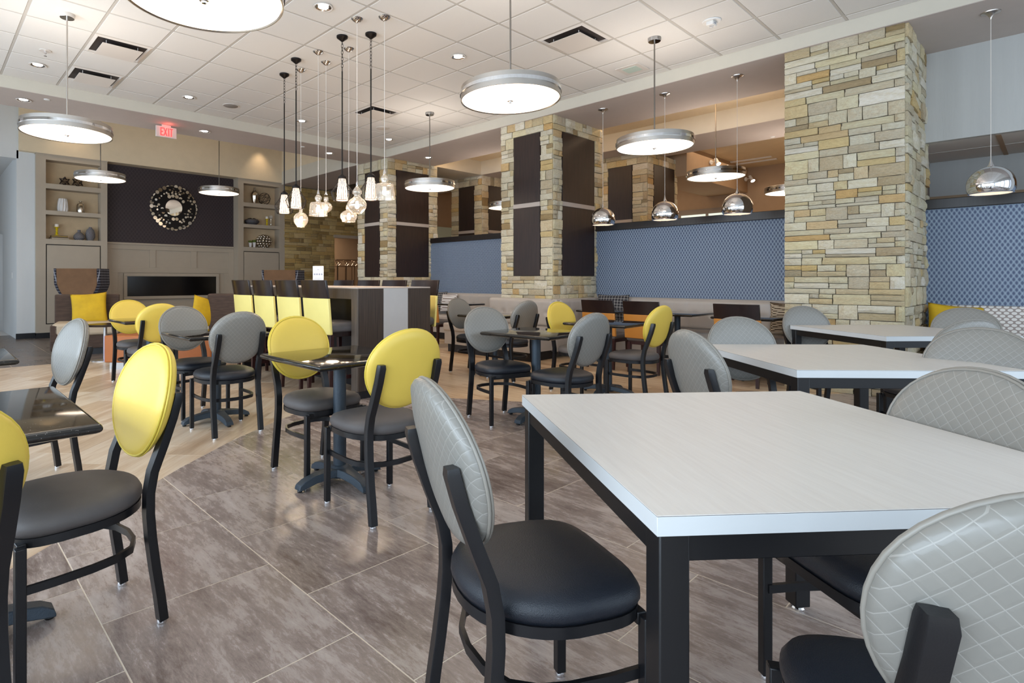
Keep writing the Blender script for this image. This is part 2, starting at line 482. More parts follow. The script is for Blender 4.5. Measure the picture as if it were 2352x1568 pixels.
# ------------------------------------------------------------------ floor
ARC = [(-3.2,-0.6),(-1.6,1.05),(-0.6,2.06),(0.331,2.881),(1.06,3.54),(1.679,4.012),(2.214,4.34),(3.3,4.86),(3.62,4.98)]
LH = [half(ARC[i], ARC[i+1]) for i in range(len(ARC)-1)]
H1 = half((3.45,4.67),(4.40,3.25)); H2 = half((4.40,3.25),(6.95,1.52))
floor = struct(B(-3.2, 16, -3.2, 21, -0.1, -0.0010).build('floor', 'grout'), 'tiled floor with pale grout joints')
FZ0, FZ1 = -0.012, 0.0
def piece(polys, name, mat):
    mb = MB()
    for p in polys: mb.prism(p, FZ0, FZ1)
    return mb.build(name, mat, floor)
T = 0.6096; gp = 0.0027
slate_cells = []
for ci in range(-6, 12):
    x0 = 0.4565 + ci*T
    off = 0.0 if ci % 2 else 0.305
    for rj in range(-9, 9):
        y0 = 1.864 + off + rj*T
        slate_cells.append((x0, y0))
for x0, y0 in slate_cells:
    if y0 < -3.1 or x0 < -3.1: continue
    p = [(x0+gp,y0+gp),(x0+T-gp,y0+gp),(x0+T-gp,y0+T-gp),(x0+gp,y0+T-gp)]
    for h in LH:
        p = clip(p, *h) if p else p
    if not p: continue
    polys = [q for q in (clip(p, *H1), clip(clip(p, *H2), *neg(H1)) if clip(p, *H2) else []) if q]
    # keep only the tiles that can lie in view or close to it
    cx, cy = x0+T/2, y0+T/2
    if polys and cx*0.6715+cy*0.7413 > -0.6 and cx > -2.2: piece(polys, 'floor_tile', 'floor_slate')
# oak-look tiles laid at 45 degrees, left of the arc
L45, W45 = 0.6096, 0.3048
c45 = math.sqrt(0.5)
def r45(a, b): return ((a-b)*c45, (a+b)*c45)
for rj in range(-4, 26):
    b0 = 1.648 - 0.3048*3 + rj*W45
    for ci in range(-3, 24):
        a0 = 4.29 - 0.6096*8 + ci*L45 + (rj % 3)*L45/3
        q = [r45(a0+gp,b0+gp), r45(a0+L45-gp,b0+gp), r45(a0+L45-gp,b0+W45-gp), r45(a0+gp,b0+W45-gp)]
        for h in ((1,0,4.25),(-1,0,0.3),(0,1,9.36),(0,-1,-1.0)):
            q = clip(q, *h) if q else q
        if not q: continue
        polys = []; rest = q
        for h in LH:
            if not rest: break
            o = clip(rest, *neg(h))
            if o: polys.append(o)
            rest = clip(rest, *h)
        if rest:
            o = clip(rest, *neg(H1))
            if o: o = clip(o, 0, -1, -4.62)
            if o: polys.append(o)
        if polys: piece(polys, 'floor_plank', 'oak_tile')
# warm planks running along the window axis, right of the bar
PL, PW = 0.91, 0.1524
for ci in range(0, 30):
    x0 = 3.78 + ci*PW
    for rj in range(-2, 10):
        y0 = 1.3 + rj*PL + (ci*0.37 % 1)*PL
        q = [(x0+.001,y0+.001),(x0+PW-.001,y0+.001),(x0+PW-.001,y0+PL-.001),(x0+.001,y0+PL-.001)]
        for h in (neg(H1), neg(H2), (0,1,9.36), (1,0,8.3), (0,-1,-1.2)):
            q = clip(q, *h) if q else q
        if not q: continue
        ql = clip(q, 1, 0, 4.25)
        qq = [p for p in (clip(q, -1, 0, -4.25), clip(ql, 0, 1, 4.62) if ql else []) if p]
        if qq: piece(qq, 'floor_plank', 'plank_tile')
# dark lobby tiles
for ci in range(0, 15):
    for rj in range(0, 9):
        x0 = -0.3 + ci*T; y0 = 9.36 + rj*T
        if y0 > 14.4: continue
        piece([[(x0+gp,y0+gp),(x0+T-gp,y0+gp),(x0+T-gp,y0+T-gp),(x0+gp,y0+T-gp)]], 'floor_tile', 'lobby_slate')
piece([[(-0.3,14.85),(1.5,14.85),(1.5,20),(-0.3,20)]], 'floor_tile', 'white_ceramic')

# ------------------------------------------------------------------ ceiling
CZ = 3.8147
ceiling = struct(B(-3.2, 7.05, -3.2, 9.14, CZ+0.012, CZ+0.12).build('ceiling', 'grid_white'), 'suspended tile ceiling')
gm = MB()
gx = [0.782 + T*i for i in range(-6, 11)]; gy = [6.914 + T*j for j in range(-16, 4)]
for x in gx: gm.box(x-.012, x+.012, -3.2, 9.13, CZ, CZ+.014)
for y in gy: gm.box(-3.2, 7.03, y-.012, y+.012, CZ+.0006, CZ+.0146)
gm.build('ceiling_grid', 'grid_white', ceiling)
VENTS = {(1,0),(1,2),(7,0),(7,-6)}
tile_me = {}
def ctile(x0, x1, y0, y1):
    w, h = x1-x0, y1-y0
    k = (round(w,3), round(h,3))
    if k not in tile_me:
        e = 0.007
        mb = MB().hexa([(-w/2+e,-h/2+e,-0.006),(w/2-e,-h/2+e,-0.006),(w/2-e,h/2-e,-0.006),(-w/2+e,h/2-e,-0.006),
                        (-w/2,-h/2,0.004),(w/2,-h/2,0.004),(w/2,h/2,0.004),(-w/2,h/2,0.004)])
        tile_me[k] = mb.mesh('ceiling_tile', 'ceiling_tile')
    o = bpy.data.objects.new('ceiling_tile', tile_me[k]); C.objects.link(o); o.parent = ceiling
    o.location = ((x0+x1)/2, (y0+y1)/2, CZ+0.0035)
for i in range(-4, 11):
    for j in range(-13, 4):
        if (i, j) in VENTS: continue
        x0, y0 = 0.782+T*i+.010, 6.914+T*j+.010
        x1, y1 = min(x0+T-.020, 7.03), min(y0+T-.020, 9.13)
        ctile(x0, x1, y0, y1)

# soffits
def sof(name, x0,x1,y0,y1,z0,z1, mat='paint_soffit', label=None):
    return struct(B(x0,x1,y0,y1,z0,z1).build(name, mat), label)
SZ = 3.66
# left soffit (along x) and right soffit (along y); separate bottom skins give the underside a darker, mauver tone
s1 = sof('trim_1', -3.2, 7.035, 9.13, 10.05, SZ, 4.0, label='painted ceiling soffit before the lobby')
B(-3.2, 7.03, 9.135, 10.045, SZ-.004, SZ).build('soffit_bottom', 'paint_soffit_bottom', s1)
s2 = sof('trim_2', 7.03, 8.36, -3.2, 13.66, SZ, 4.0, label='painted ceiling soffit above the stone pillars')
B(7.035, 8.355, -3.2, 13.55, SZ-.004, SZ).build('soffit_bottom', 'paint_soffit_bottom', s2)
s3 = sof('trim_3', 9.88, 11.15, -1.0, 14, SZ, 4.4, label='painted ceiling soffit beyond the half walls')
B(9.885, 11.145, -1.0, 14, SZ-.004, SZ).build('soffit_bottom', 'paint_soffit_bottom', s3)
sof('trim_4', 8.36, 9.88, 9.15, 10.3, SZ+.0, 4.0, label='painted cross beam between the soffits')
struct(B(8.3, 9.9, -3.2, 14, 3.98, 4.1).build('ceiling', 'paint_cream'), 'cream ceiling strip between soffits')
struct(B(11.1, 17, -3.2, 20, 3.9, 4.0).build('ceiling', 'paint_cream'), 'cream ceiling of the far room')
struct(B(-3.2, 7.05, 10.0, 21, 4.75, 4.85).build('ceiling', 'paint_cream'), 'high cream ceiling of the lobby')
B_ = struct(B(7.03, 7.1, 9.13, 13.7, 4.0, 4.8).build('wall_lobby_side', 'paint_cream'), 'upper side wall of the lobby')
# outer shell behind the camera: two window walls
def window_wall(name, horizontal):
    mb = MB()
    lo, hi = (-3.2, 9.1) if not horizontal else (-3.2, 8.3)
    def seg(a0, a1, z0, z1):
        if horizontal: mb.box(a0, a1, -3.2, -3.0, z0, z1)
        else: mb.box(-3.2, -3.0, a0, a1, z0, z1)
    seg(lo, hi, 0, 0.6); seg(lo, hi, 3.1, CZ)
    a = lo
    while a < hi:
        seg(a, min(a+.22, hi), 0.6, 3.1); a += 1.75
    return struct(mb.build(name, 'paint_light'), 'window wall with wide openings')
window_wall('wall_left', False); window_wall('wall_back', True)
struct(B(8.25, 8.4, -3.2, -0.9, 0, SZ).build('wall_right', 'textile_grey'), 'grey textile wall')

# ------------------------------------------------------------------ half walls with wallpaper, and upper grey wall
def halfwall(name, y0, y1, z1=2.07):
    o = struct(B(8.25, 8.37, y0, y1, 0, z1-0.11).build(name, 'paper_blue'), 'blue diamond lattice wallpaper half wall')
    B(8.225, 8.395, y0, y1, z1-.11, z1).build('cap_rail', 'cap_wood', o, bevel=.006)
    return o
halfwall('wall_booth_1', 2.0, 5.09); halfwall('wall_booth_2', 6.05, 9.15)
halfwall('wall_booth_3', -0.9, 0.98, 2.05)
up = struct(B(8.25, 8.33, -0.9, 0.98, 2.68, SZ+.01).build('wall_upper_right', 'textile_grey'), 'grey textile wall panel above the booth opening')
nk = struct(B(9.75, 9.85, -0.9, 1.2, 2.0, 2.7).build('wall_nook', 'textile_grey'), 'grey back wall of the nook')
B(9.71, 9.76, -0.9, 1.2, 2.18, 2.24).build('ledge_rail', 'wall_tan', nk)
B(8.33, 9.75, -0.9, 1.2, 2.685, 2.75).build('nook_ceiling', 'ceiling_tile', nk)
B(8.35, 9.75, 0.38, 0.42, 2.679, 2.69).build('ceiling_bar', 'wall_tan', nk)
B(9.0, 9.02, -0.9, 1.2, 2.68, 2.69).build('ceiling_bar', 'grid_white', nk)
struct(B(8.4, 9.85, 1.1, 1.2, 0, 2.7).build('wall_nook_side', 'wall_grey'), 'grey side wall of the nook')

# ------------------------------------------------------------------ far room beyond the half walls
fr = struct(B(15.0, 15.2, -3, 14, 0, 4.0).build('wall_far', 'wall_tan'), 'tan far wall')
win = struct(MB().box(14.96, 15.0, 5.2, 6.75, 1.0, 3.0).build('window_1', 'wall_grey'), 'frosted window in the far wall')
B(14.94, 14.97, 5.3, 5.95, 1.1, 2.86).build('pane', 'frosted_lit', win)
B(14.94, 14.97, 6.03, 6.65, 1.1, 2.86).build('pane', 'frosted_lit', win)
struct(B(12.2, 15.0, 3.0, 3.15, 0, 3.9).build('wall_far_return', 'paint_cream'), 'cream return wall of the far room')
struct(B(9.2, 15, 12.4, 12.55, 0, 4.0).build('wall_far_end', 'wall_tan'), 'tan end wall of the far room')
struct(B(11.6, 15.0, 5.05, 6.0, 3.3, 3.9).build('trim_5', 'wall_tan'), 'tan ceiling bulkhead with spotlights')
for k in range(2):
    tag(B(13.9+.35*k, 13.98+.35*k, 4.2, 6.6, 3.875, 3.9).build('strip_diffuser', 'white_plastic'), 'slim white linear ceiling slot in the far room', 'ceiling slot', 'linear slots in the far room ceiling')
# pale panel at the end of the corridor
struct(B(10.9, 12.6, 12.3, 12.4, 0, 2.75).build('wall_corridor', 'frosted'), 'pale green corridor wall')

# closed shell: roof, lobby and far-room outer walls, header over the corridor mouth
struct(B(-3.4, 17.2, -3.4, 21.2, 4.9, 5.0).build('ceiling_slab', 'paint_cream'), 'roof slab')
struct(B(-3.4, -3.2, 13.2, 21, 0, 4.9).build('wall_lobby_outer', 'paint_light'), 'outer lobby wall')
struct(MB().box(-3.4, -3.2, 9.1, 13.2, 3.1, 4.9).box(-3.4, -3.2, 9.1, 10.4, 0, 3.1).build('wall_lobby_entrance', 'paint_light'), 'wall around the glazed lobby entrance')
struct(B(-3.2, 1.45, 13.72, 13.95, 3.56, 4.8).build('wall_header', 'paint_light'), 'light wall header over the corridor')
struct(B(17.0, 17.2, -3.4, 21, 0, 4.9).build('wall_far_outer', 'wall_tan'), 'outer wall of the far room')
struct(B(8.2, 17.2, -3.4, -3.2, 0, 4.9).build('wall_far_side', 'wall_tan'), 'side wall of the far room')
struct(B(-3.4, 17.2, 20.9, 21.1, 0, 4.9).build('wall_end', 'wall_tan'), 'end wall')
struct(B(-3.4, 8.4, -3.4, -3.2, 3.1, 4.9).build('wall_back_upper', 'paint_light'), 'wall above the windows'); struct(B(-3.4, -3.2, -3.4, 9.2, 3.1, 4.9).build('wall_left_upper', 'paint_light'), 'wall above the windows')
# ------------------------------------------------------------------ stone
stone_me = []
for k in range(14):
    rnd = random.Random(100+k)
    n = 3; vs = []; fs = []
    j = lambda a: rnd.uniform(-a, a)
    # front face is a 4x4 patch at y~-1 .. 0 (y = out of the wall is -1), x,z in -0.5..0.5
    for b in range(n+1):
        for a in range(n+1):
            ex = a in (0, n); ez = b in (0, n)
            x = -0.5 + a/n + (j(.02) if ex else j(.09)); z = -0.5 + b/n + (j(.035) if ez else j(.09))
            y = -1 + (rnd.uniform(.12, .42) if (ex or ez) else j(.16))
            vs.append((max(-.5, min(.5, x)), y, max(-.5, min(.5, z))))
    ring = [a for a in range(n+1)] + [b*(n+1)+n for b in range(1, n+1)] + [n*(n+1)+a for a in range(n-1, -1, -1)] + [b*(n+1) for b in range(n-1, 0, -1)]
    for b in range(n):
        for a in range(n): fs.append((b*(n+1)+a, b*(n+1)+a+1, (b+1)*(n+1)+a+1, (b+1)*(n+1)+a))
    o = len(vs)
    for i in ring: vs.append((vs[i][0], 0.4, vs[i][2]))
    m = len(ring)
    for i in range(m): fs.append((ring[(i+1) % m], ring[i], o+i, o+(i+1) % m))
    mb = MB(); mb.v = vs; mb.f = fs
    stone_me.append((mb.mesh('stone', 'ledge_stone', True, 35), None))
stone_wall_me = []
for me, _ in stone_me:
    c = me.copy(); c.materials.clear(); c.materials.append(M['wall_stone']); stone_wall_me.append(c)

def lay(rect, hmin, hmax, wmin, wmax, rnd):
    """ledgestone layout: rectangles (x0,x1,z0,z1) filling rect"""
    x0, x1, z0, z1 = rect; out = []; z = z0
    while z < z1 - 1e-4:
        h = rnd.uniform(hmin, hmax)
        if z + h > z1 - hmin*0.7: h = z1 - z
        x = x0 - 0.0
        while x < x1 - 1e-4:
            w_ = rnd.uniform(wmin, wmax)*(1.25 if h < hmax*.6 else 0.9)
            if x + w_ > x1 - wmin*.6: w_ = x1 - x
            r = rnd.random()
            if h > hmin*1.5 and r < .45:
                f = rnd.uniform(.35, .65)
                out.append((x, x+w_, z, z+h*f))
                if w_ > wmin*1.8 and rnd.random() < .5:
                    q = rnd.uniform(.3, .7)
                    out += [(x, x+w_*q, z+h*f, z+h), (x+w_*q, x+w_, z+h*f, z+h)]
                else: out.append((x, x+w_, z+h*f, z+h))
            else: out.append((x, x+w_, z, z+h))
            x += w_
        z += h
    return out
def face(parent, org, ang, rects, rnd, hmin=.055, hmax=.15, wmin=.10, wmax=.36, depth=(.022,.05), meshes=None, jut=0.0):
    """stones on a wall face: local x along (cos,sin)ang from org, outward = right-hand side"""
    ms = meshes or [m for m, _ in stone_me]
    ca, sa = math.cos(ang), math.sin(ang)
    for rc in rects:
        for (a0, a1, z0, z1) in lay(rc, hmin, hmax, wmin, wmax, rnd):
            d = rnd.uniform(*depth)
            o = bpy.data.objects.new('stone', rnd.choice(ms)); C.objects.link(o); o.parent = parent
            e = rnd.uniform(-jut, jut) if jut else 0
            cx = (a0+a1)/2
            o.location = (org[0]+ca*cx, org[1]+sa*cx, (z0+z1)/2)
            o.rotation_euler = (0, rnd.uniform(-.012, .012), ang)
            o.scale = (max(.02, a1-a0-.005)*(-1 if rnd.random() < .5 else 1)*1.0, d, max(.015, z1-z0-.005))
            if o.scale[0] < 0: o.scale[0] = -o.scale[0]
def frame_rects(w_, z0, z1, p0, p1, pz0, pz1):
    return [(0, w_, z0, pz0), (0, w_, pz1, z1), (0, p0, pz0, pz1), (p1, w_, pz0, pz1)]
def panels(par, org, ang, p0, p1, pz0, pz1, pz_mid=2.335):
    ca, sa = math.cos(ang), math.sin(ang)
    def bx(a0, a1, z0, z1, d0, d1, nm, mt, bev=.003):
        # d measured outwards
        nx, ny = sa, -ca
        pts = []
        for z in (z0, z1):
            for a, d in ((a0,d0),(a1,d0),(a1,d1),(a0,d1)): pts.append((org[0]+ca*a+nx*d, org[1]+sa*a+ny*d, z))
        return MB().hexa(pts).build(nm, mt, par, bevel=bev)
    bx(p0+.008, p1-.008, pz0+.006, pz_mid-.032, -.02, .016, 'wood_panel', 'panel_wood')
    bx(p0+.008, p1-.008, pz_mid+.032, pz1-.006, -.02, .016, 'wood_panel', 'panel_wood')
    bx(p0+.004, p1-.004, pz_mid-.034, pz_mid+.034, -.02, .026, 'divider_rail', 'rail_taupe')
PX0, PX1 = 7.075, 8.45
def pillar(label, y0, y1, zlo, seed, with_panels=True, x0=PX0, x1=PX1, hs=(.055,.15,.10,.36), hs2=None, group=None):
    p = thing('stone_pillar', label, 'pillar', (0,0,0), 0, group)
    rnd = random.Random(seed)
    B(x0+.01, x1, y0+.01, y1, 0, SZ+.01).build('core', 'mortar', p)
    wX = y1-y0; wY = x1-x0
    # front face looks to -x: local x runs along -y, starting at y1
    fx = [(0, wX, zlo, SZ)] if not with_panels else frame_rects(wX, zlo, SZ, .26, .79, 1.228, 3.44)
    face(p, (x0+.012, y1, 0), -PI/2, fx, rnd, *hs)
    h2 = hs2 or hs
    fy = [(0, wY, zlo, SZ)] if not with_panels else frame_rects(wY, zlo, SZ, .215, 1.12, 1.228, 3.44)
    face(p, (x0, y0+.012, 0), 0, fy, rnd, *h2)
    if with_panels:
        panels(p, (x0, y1), -PI/2, .26, .79, 1.228, 3.44)
        panels(p, (x0, y0), 0, .215, 1.12, 1.228, 3.44)
    return p
pillar('wide plain stacked-stone pillar without wood panels beside the yellow pillow', 0.975, 2.005, 0.0, 3, False, hs2=(.08,.20,.14,.42))
pillar('stone pillar with dark wood panels standing behind the tufted corner bench', 5.08, 6.095, 0.80, 5, hs=(.07,.17,.10,.28))
pillar('stone pillar with dark wood panels nearest the stone wall and doorway', 9.14, 10.18, 0.70, 8, hs=(.08,.18,.12,.32))
pillar('far stone pillar with dark wood panels seen above the long blue half wall', 5.30, 6.40, 1.85, 11, x0=10.45, x1=11.7, hs=(.09,.18,.14,.34))
pillar('far stone pillar with dark wood panels seen above the short blue half wall', 9.17, 10.2, 1.7, 12, x0=9.93, x1=11.2, hs=(.10,.2,.15,.36))

# stone wall of the lobby with a doorway
ws = struct(MB().box(7.1, 8.66, 13.62, 13.75, 0, 4.8).box(8.66, 10.6, 13.62, 13.75, 2.42, 4.8).build('wall_stone', 'mortar'), 'stacked stone lobby wall')
rs = random.Random(21)
face(ws, (7.1, 13.63, 0), 0, [(0, 1.56, .55, 2.42), (0, 2.6, 2.42, 3.64)], rs, .07, .17, .12, .42, (.02,.05), stone_wall_me)
B(8.62, 9.6, 13.58, 13.76, 2.36, 2.44).build('door_head', 'paint_taupe', ws)
struct(B(8.0, 11.2, 16.0, 16.1, 0, 3.0).build('wall_hall', 'wall_tan'), 'tan hall wall beyond the doorway')
struct(B(7.1, 9.6, 13.75, 16.0, 2.9, 3.0).build('ceiling', 'paint_cream'), 'hall ceiling')
# luggage cart in the hall
lc = thing('luggage_cart', 'brass tubular luggage cart parked in the doorway hall', 'cart', (9.66, 14.6, 0))
fr_ = MB()
for x in (-.42, -.12, .18, .42):
    fr_.tube([(x, -.25, .2), (x, -.25, 1.62), (x-.09, -.25, 1.74)], .016, 8); fr_.tube([(x, .25, .2), (x, .25, 1.62), (x+.09, .25, 1.74)], .016, 8)
for y in (-.25, .25):
    fr_.tube([(-.46, y, 1.77), (.46, y, 1.77)], .018, 8, up=(0,1,0)); fr_.tube([(-.44, y, 1.58), (.44, y, 1.58)], .012, 8, up=(0,1,0))
    for x in (-.3, 0, .3): fr_.tube([(x-.1, y, 1.76), (x, y, 1.67), (x-.1, y, 1.59)], .011, 6, up=(0,1,0))
fr_.build('frame', 'brass_pipe', lc, smooth=True)
B(-.5, .5, -.3, .3, .16, .22).build('deck', 'sofa_brown', lc, bevel=.02)
for x in (-.4, .4):
    for y in (-.22, .22): MB().lathe([(0,-.015),(.075,-.015),(.08,0),(.075,.015),(0,.015)], 16).build('wheel', 'black_plastic', lc, (x, y, .08), rot=(R(90), 0, 0), smooth=True)

# ------------------------------------------------------------------ fireplace wall and cabinets
fp = struct(B(2.9, 5.95, 13.9, 14.0, 0, 3.70).build('wall_fireplace', 'paint_taupe'), 'panelled fireplace wall')
B(2.98, 5.86, 13.885, 13.9, 2.0, 3.70).build('wallpaper', 'paper_brown', fp)
B(2.98, 5.86, 13.86, 13.9, 1.955, 2.0).build('cap_moulding', 'paint_taupe', fp, bevel=.006)
def stile(x0, x1, z0, z1): B(x0, x1, 13.878, 13.9, z0, z1).build('moulding', 'paint_taupe', fp, bevel=.003)
stile(2.98, 5.86, 1.85, 1.955); stile(2.98, 3.12, .1, 1.85); stile(5.73, 5.86, .1, 1.85)
stile(3.9, 4.03, 1.45, 1.85); stile(4.815, 4.955, 1.45, 1.85); stile(3.12, 5.73, 1.33, 1.45)
stile(3.12, 3.25, .62, 1.33); stile(5.62, 5.73, .62, 1.33); stile(3.12, 5.73, .5, .62); stile(3.9, 4.03, .1, .5); stile(4.815, 4.955, .1, .5)
fb = tag(B(3.43, 5.414, 13.86, 13.899, .80, 1.25).build('fireplace_insert', 'firebox'), 'long black linear fireplace in the panelled wall', 'fireplace')
MB().box(3.36,5.485,13.845,13.9,1.25,1.32).box(3.36,5.485,13.845,13.9,.73,.80).box(3.36,3.43,13.845,13.9,.80,1.25).box(5.414,5.485,13.845,13.9,.80,1.25).build('surround', 'paint_taupe', fb, bevel=.005)
struct(B(1.45, 7.12, 13.58, 14.0, 3.70, 4.8).build('wall_lobby_upper', 'paint_cream'), 'cream wall above the built-in shelves')
ZS = [(3.11,3.585),(2.57,3.01),(1.995,2.485)]
def cabinet(label, x0, x1, o0, o1):
    c = thing('built_in_bookcase', label, 'bookcase', (0,0,0))
    yf, yb = 13.6, 13.9
    # face frame
    mb = MB().box(x0, o0, yf, yb, .06, 3.69).box(o1, x1, yf, yb, .06, 3.69)
    mb.box(o0, o1, yf, yb, 3.585, 3.69).box(o0, o1, yf, yb, .06, .275).box(o0, o1, yf, yb, 1.89, 1.995)
    mb.build('frame', 'paint_taupe', c)
    for z0, z1 in ((3.01,3.11),(2.485,2.57)): B(o0, o1, yf, yb, z0, z1).build('shelf', 'paint_taupe', c)
    B(o0, o1, yb-.02, yb, 1.99, 3.59).build('back_panel', 'shelf_back', c)
    B(o0, o1, yf+.05, yf+.07, .275, 1.89).build('shadow_gap', 'reveal_shade', c)  # black sheet colours in the shade of the gap round the door
    B(o0+.018, o1-.018, yf+.004, yf+.05, .293, 1.872).build('door', 'paint_taupe', c, bevel=.003)
    B(x0, x1, yf-.012, yf+.2, 0, .11).build('toe_base', 'base_black', c)
    B(x0-.01, x1+.01, yf-.012, yb, 3.684, 3.70).build('cornice', 'paint_taupe', c)
    return c
cabinet('taupe built-in bookcase holding books, candle and vases beside the steel door wall', 1.72, 2.98, 1.885, 2.86)
cabinet('taupe built-in bookcase beside the stone wall, holding silver ball sculpture', 5.86, 7.12, 6.0, 6.975)
for xx in (2.3, 6.4):
    spot((xx, 13.3, 4.6), 14, (1, .75, .5), 80, 1.0, (xx, 13.8, 2.5))
pw = struct(B(1.42, 1.73, 13.72, 14.0, 0, 3.72).build('wall_lobby_left', 'paint_light'), 'light textured wall end beside the bookcase')
struct(B(1.41, 1.74, 13.705, 13.74, 0, .11).build('baseboard_lobby', 'base_black'), 'black baseboard')
pw2 = struct(B(1.42, 1.52, 14.0, 20, 0, 3.66).build('wall_corridor_left', 'paint_light'), 'light corridor wall')
struct(B(-2, 1.5, 19.9, 20, 0, 4.7).build('wall_corridor_end', 'paint_cream'), 'cream corridor end wall')
struct(B(-3.2, 1.5, 13.95, 20, 3.62, 3.72).build('ceiling', 'paint_light'), 'corridor ceiling')
dr = struct(B(1.385, 1.42, 16.3, 17.3, 0.01, 2.15).build('door_1', 'door_steel'), 'brushed steel corridor door')
MB().box(1.37,1.43,16.22,16.3,0,2.22).box(1.37,1.43,17.3,17.38,0,2.22).box(1.37,1.43,16.3,17.3,2.15,2.22).build('door_frame', 'steel_brushed', dr)
MB().tube([(1.385,16.45,1.02),(1.33,16.45,1.02),(1.33,16.6,1.02)], .012, 8).build('door_handle', 'steel_brushed', dr, smooth=True)
for z in (.3, 1.1, 1.9): B(1.375, 1.40, 17.27, 17.33, z-.06, z+.06).build('hinge', 'steel_brushed', dr)
tag(B(1.41, 1.42, 14.35, 14.43, 1.2, 1.32).build('light_switch', 'white_plastic', bevel=.003), 'white light switch on the light corridor wall', 'switch')
sc = thing('wall_sconce', 'glowing cylinder wall sconce on the cream corridor wall', 'wall lamp', (0.93, 19.8, 1.75))
MB().lathe([(.11,-.02),(.13,.45)], 20, cap=False).build('shade', 'sconce_glow', sc, smooth=True)
B(-.12, .12, -.05, .11, -.08, -.02).build('bracket', 'dark_bronze', sc)
# round mosaic mirror
mr = thing('round_mirror', 'round wall mirror framed by many small mirror discs above the fireplace', 'mirror', (4.42, 13.86, 2.855))
def disc(x, z, r, par, nm, dy=0.0, mat='mirror_disc'):
    a = MB().lathe([(0,-.008),(r*.86,-.008),(r,0),(r,.012)], 14)
    return a.build(nm, mat, par, (x, dy, z), rot=(R(90), 0, 0))
gmir = G('mirror_disc', (0.80, 0.72, 0.60, 1), 0.22, 1.0)
gmir.col(gmir.ramp(gmir.rnd(), [(0, (0.45,0.38,0.28)), (.35, (0.85,0.76,0.62)), (1, (1.0,0.97,0.9))])); M['mirror_disc'] = gmir.m
plain('mirror_flat', (0.85, 0.83, 0.80, 1), 0.02, 1.0)
MB().lathe([(0,-.006),(.20,-.006),(.20,.01)], 40).build('mirror_glass', 'mirror_flat', mr, rot=(R(90),0,0))
MB().lathe([(.195,-.012),(.205,-.02),(.222,-.016),(.226,.01),(.195,.01)], 40, cap=False).build('inner_rim', 'nickel', mr, rot=(R(90),0,0), smooth=True)
MB().lathe([(.19,.012),(.50,.012),(.50,.018),(.19,.018)], 40, cap=False).build('backing_ring', 'dark_bronze', mr, rot=(R(90),0,0))
rm = random.Random(4)
dme = {}
for ring, (rr, n, rad) in enumerate(((.268,19,.040),(.335,24,.027),(.375,34,.021),(.425,33,.027),(.492,34,.043))):
    for k in range(n):
        a = 2*PI*(k + .5*(ring % 2))/n; r_ = rad*rm.uniform(.86, 1.06)
        d = disc(rr*math.cos(a)+rm.uniform(-.006,.006), rr*math.sin(a)+rm.uniform(-.006,.006), r_, mr, 'mirror_disc', -rm.uniform(0,.01))
        d.rotation_euler = (R(90)+rm.uniform(-.09,.09), rm.uniform(-.09,.09), 0)
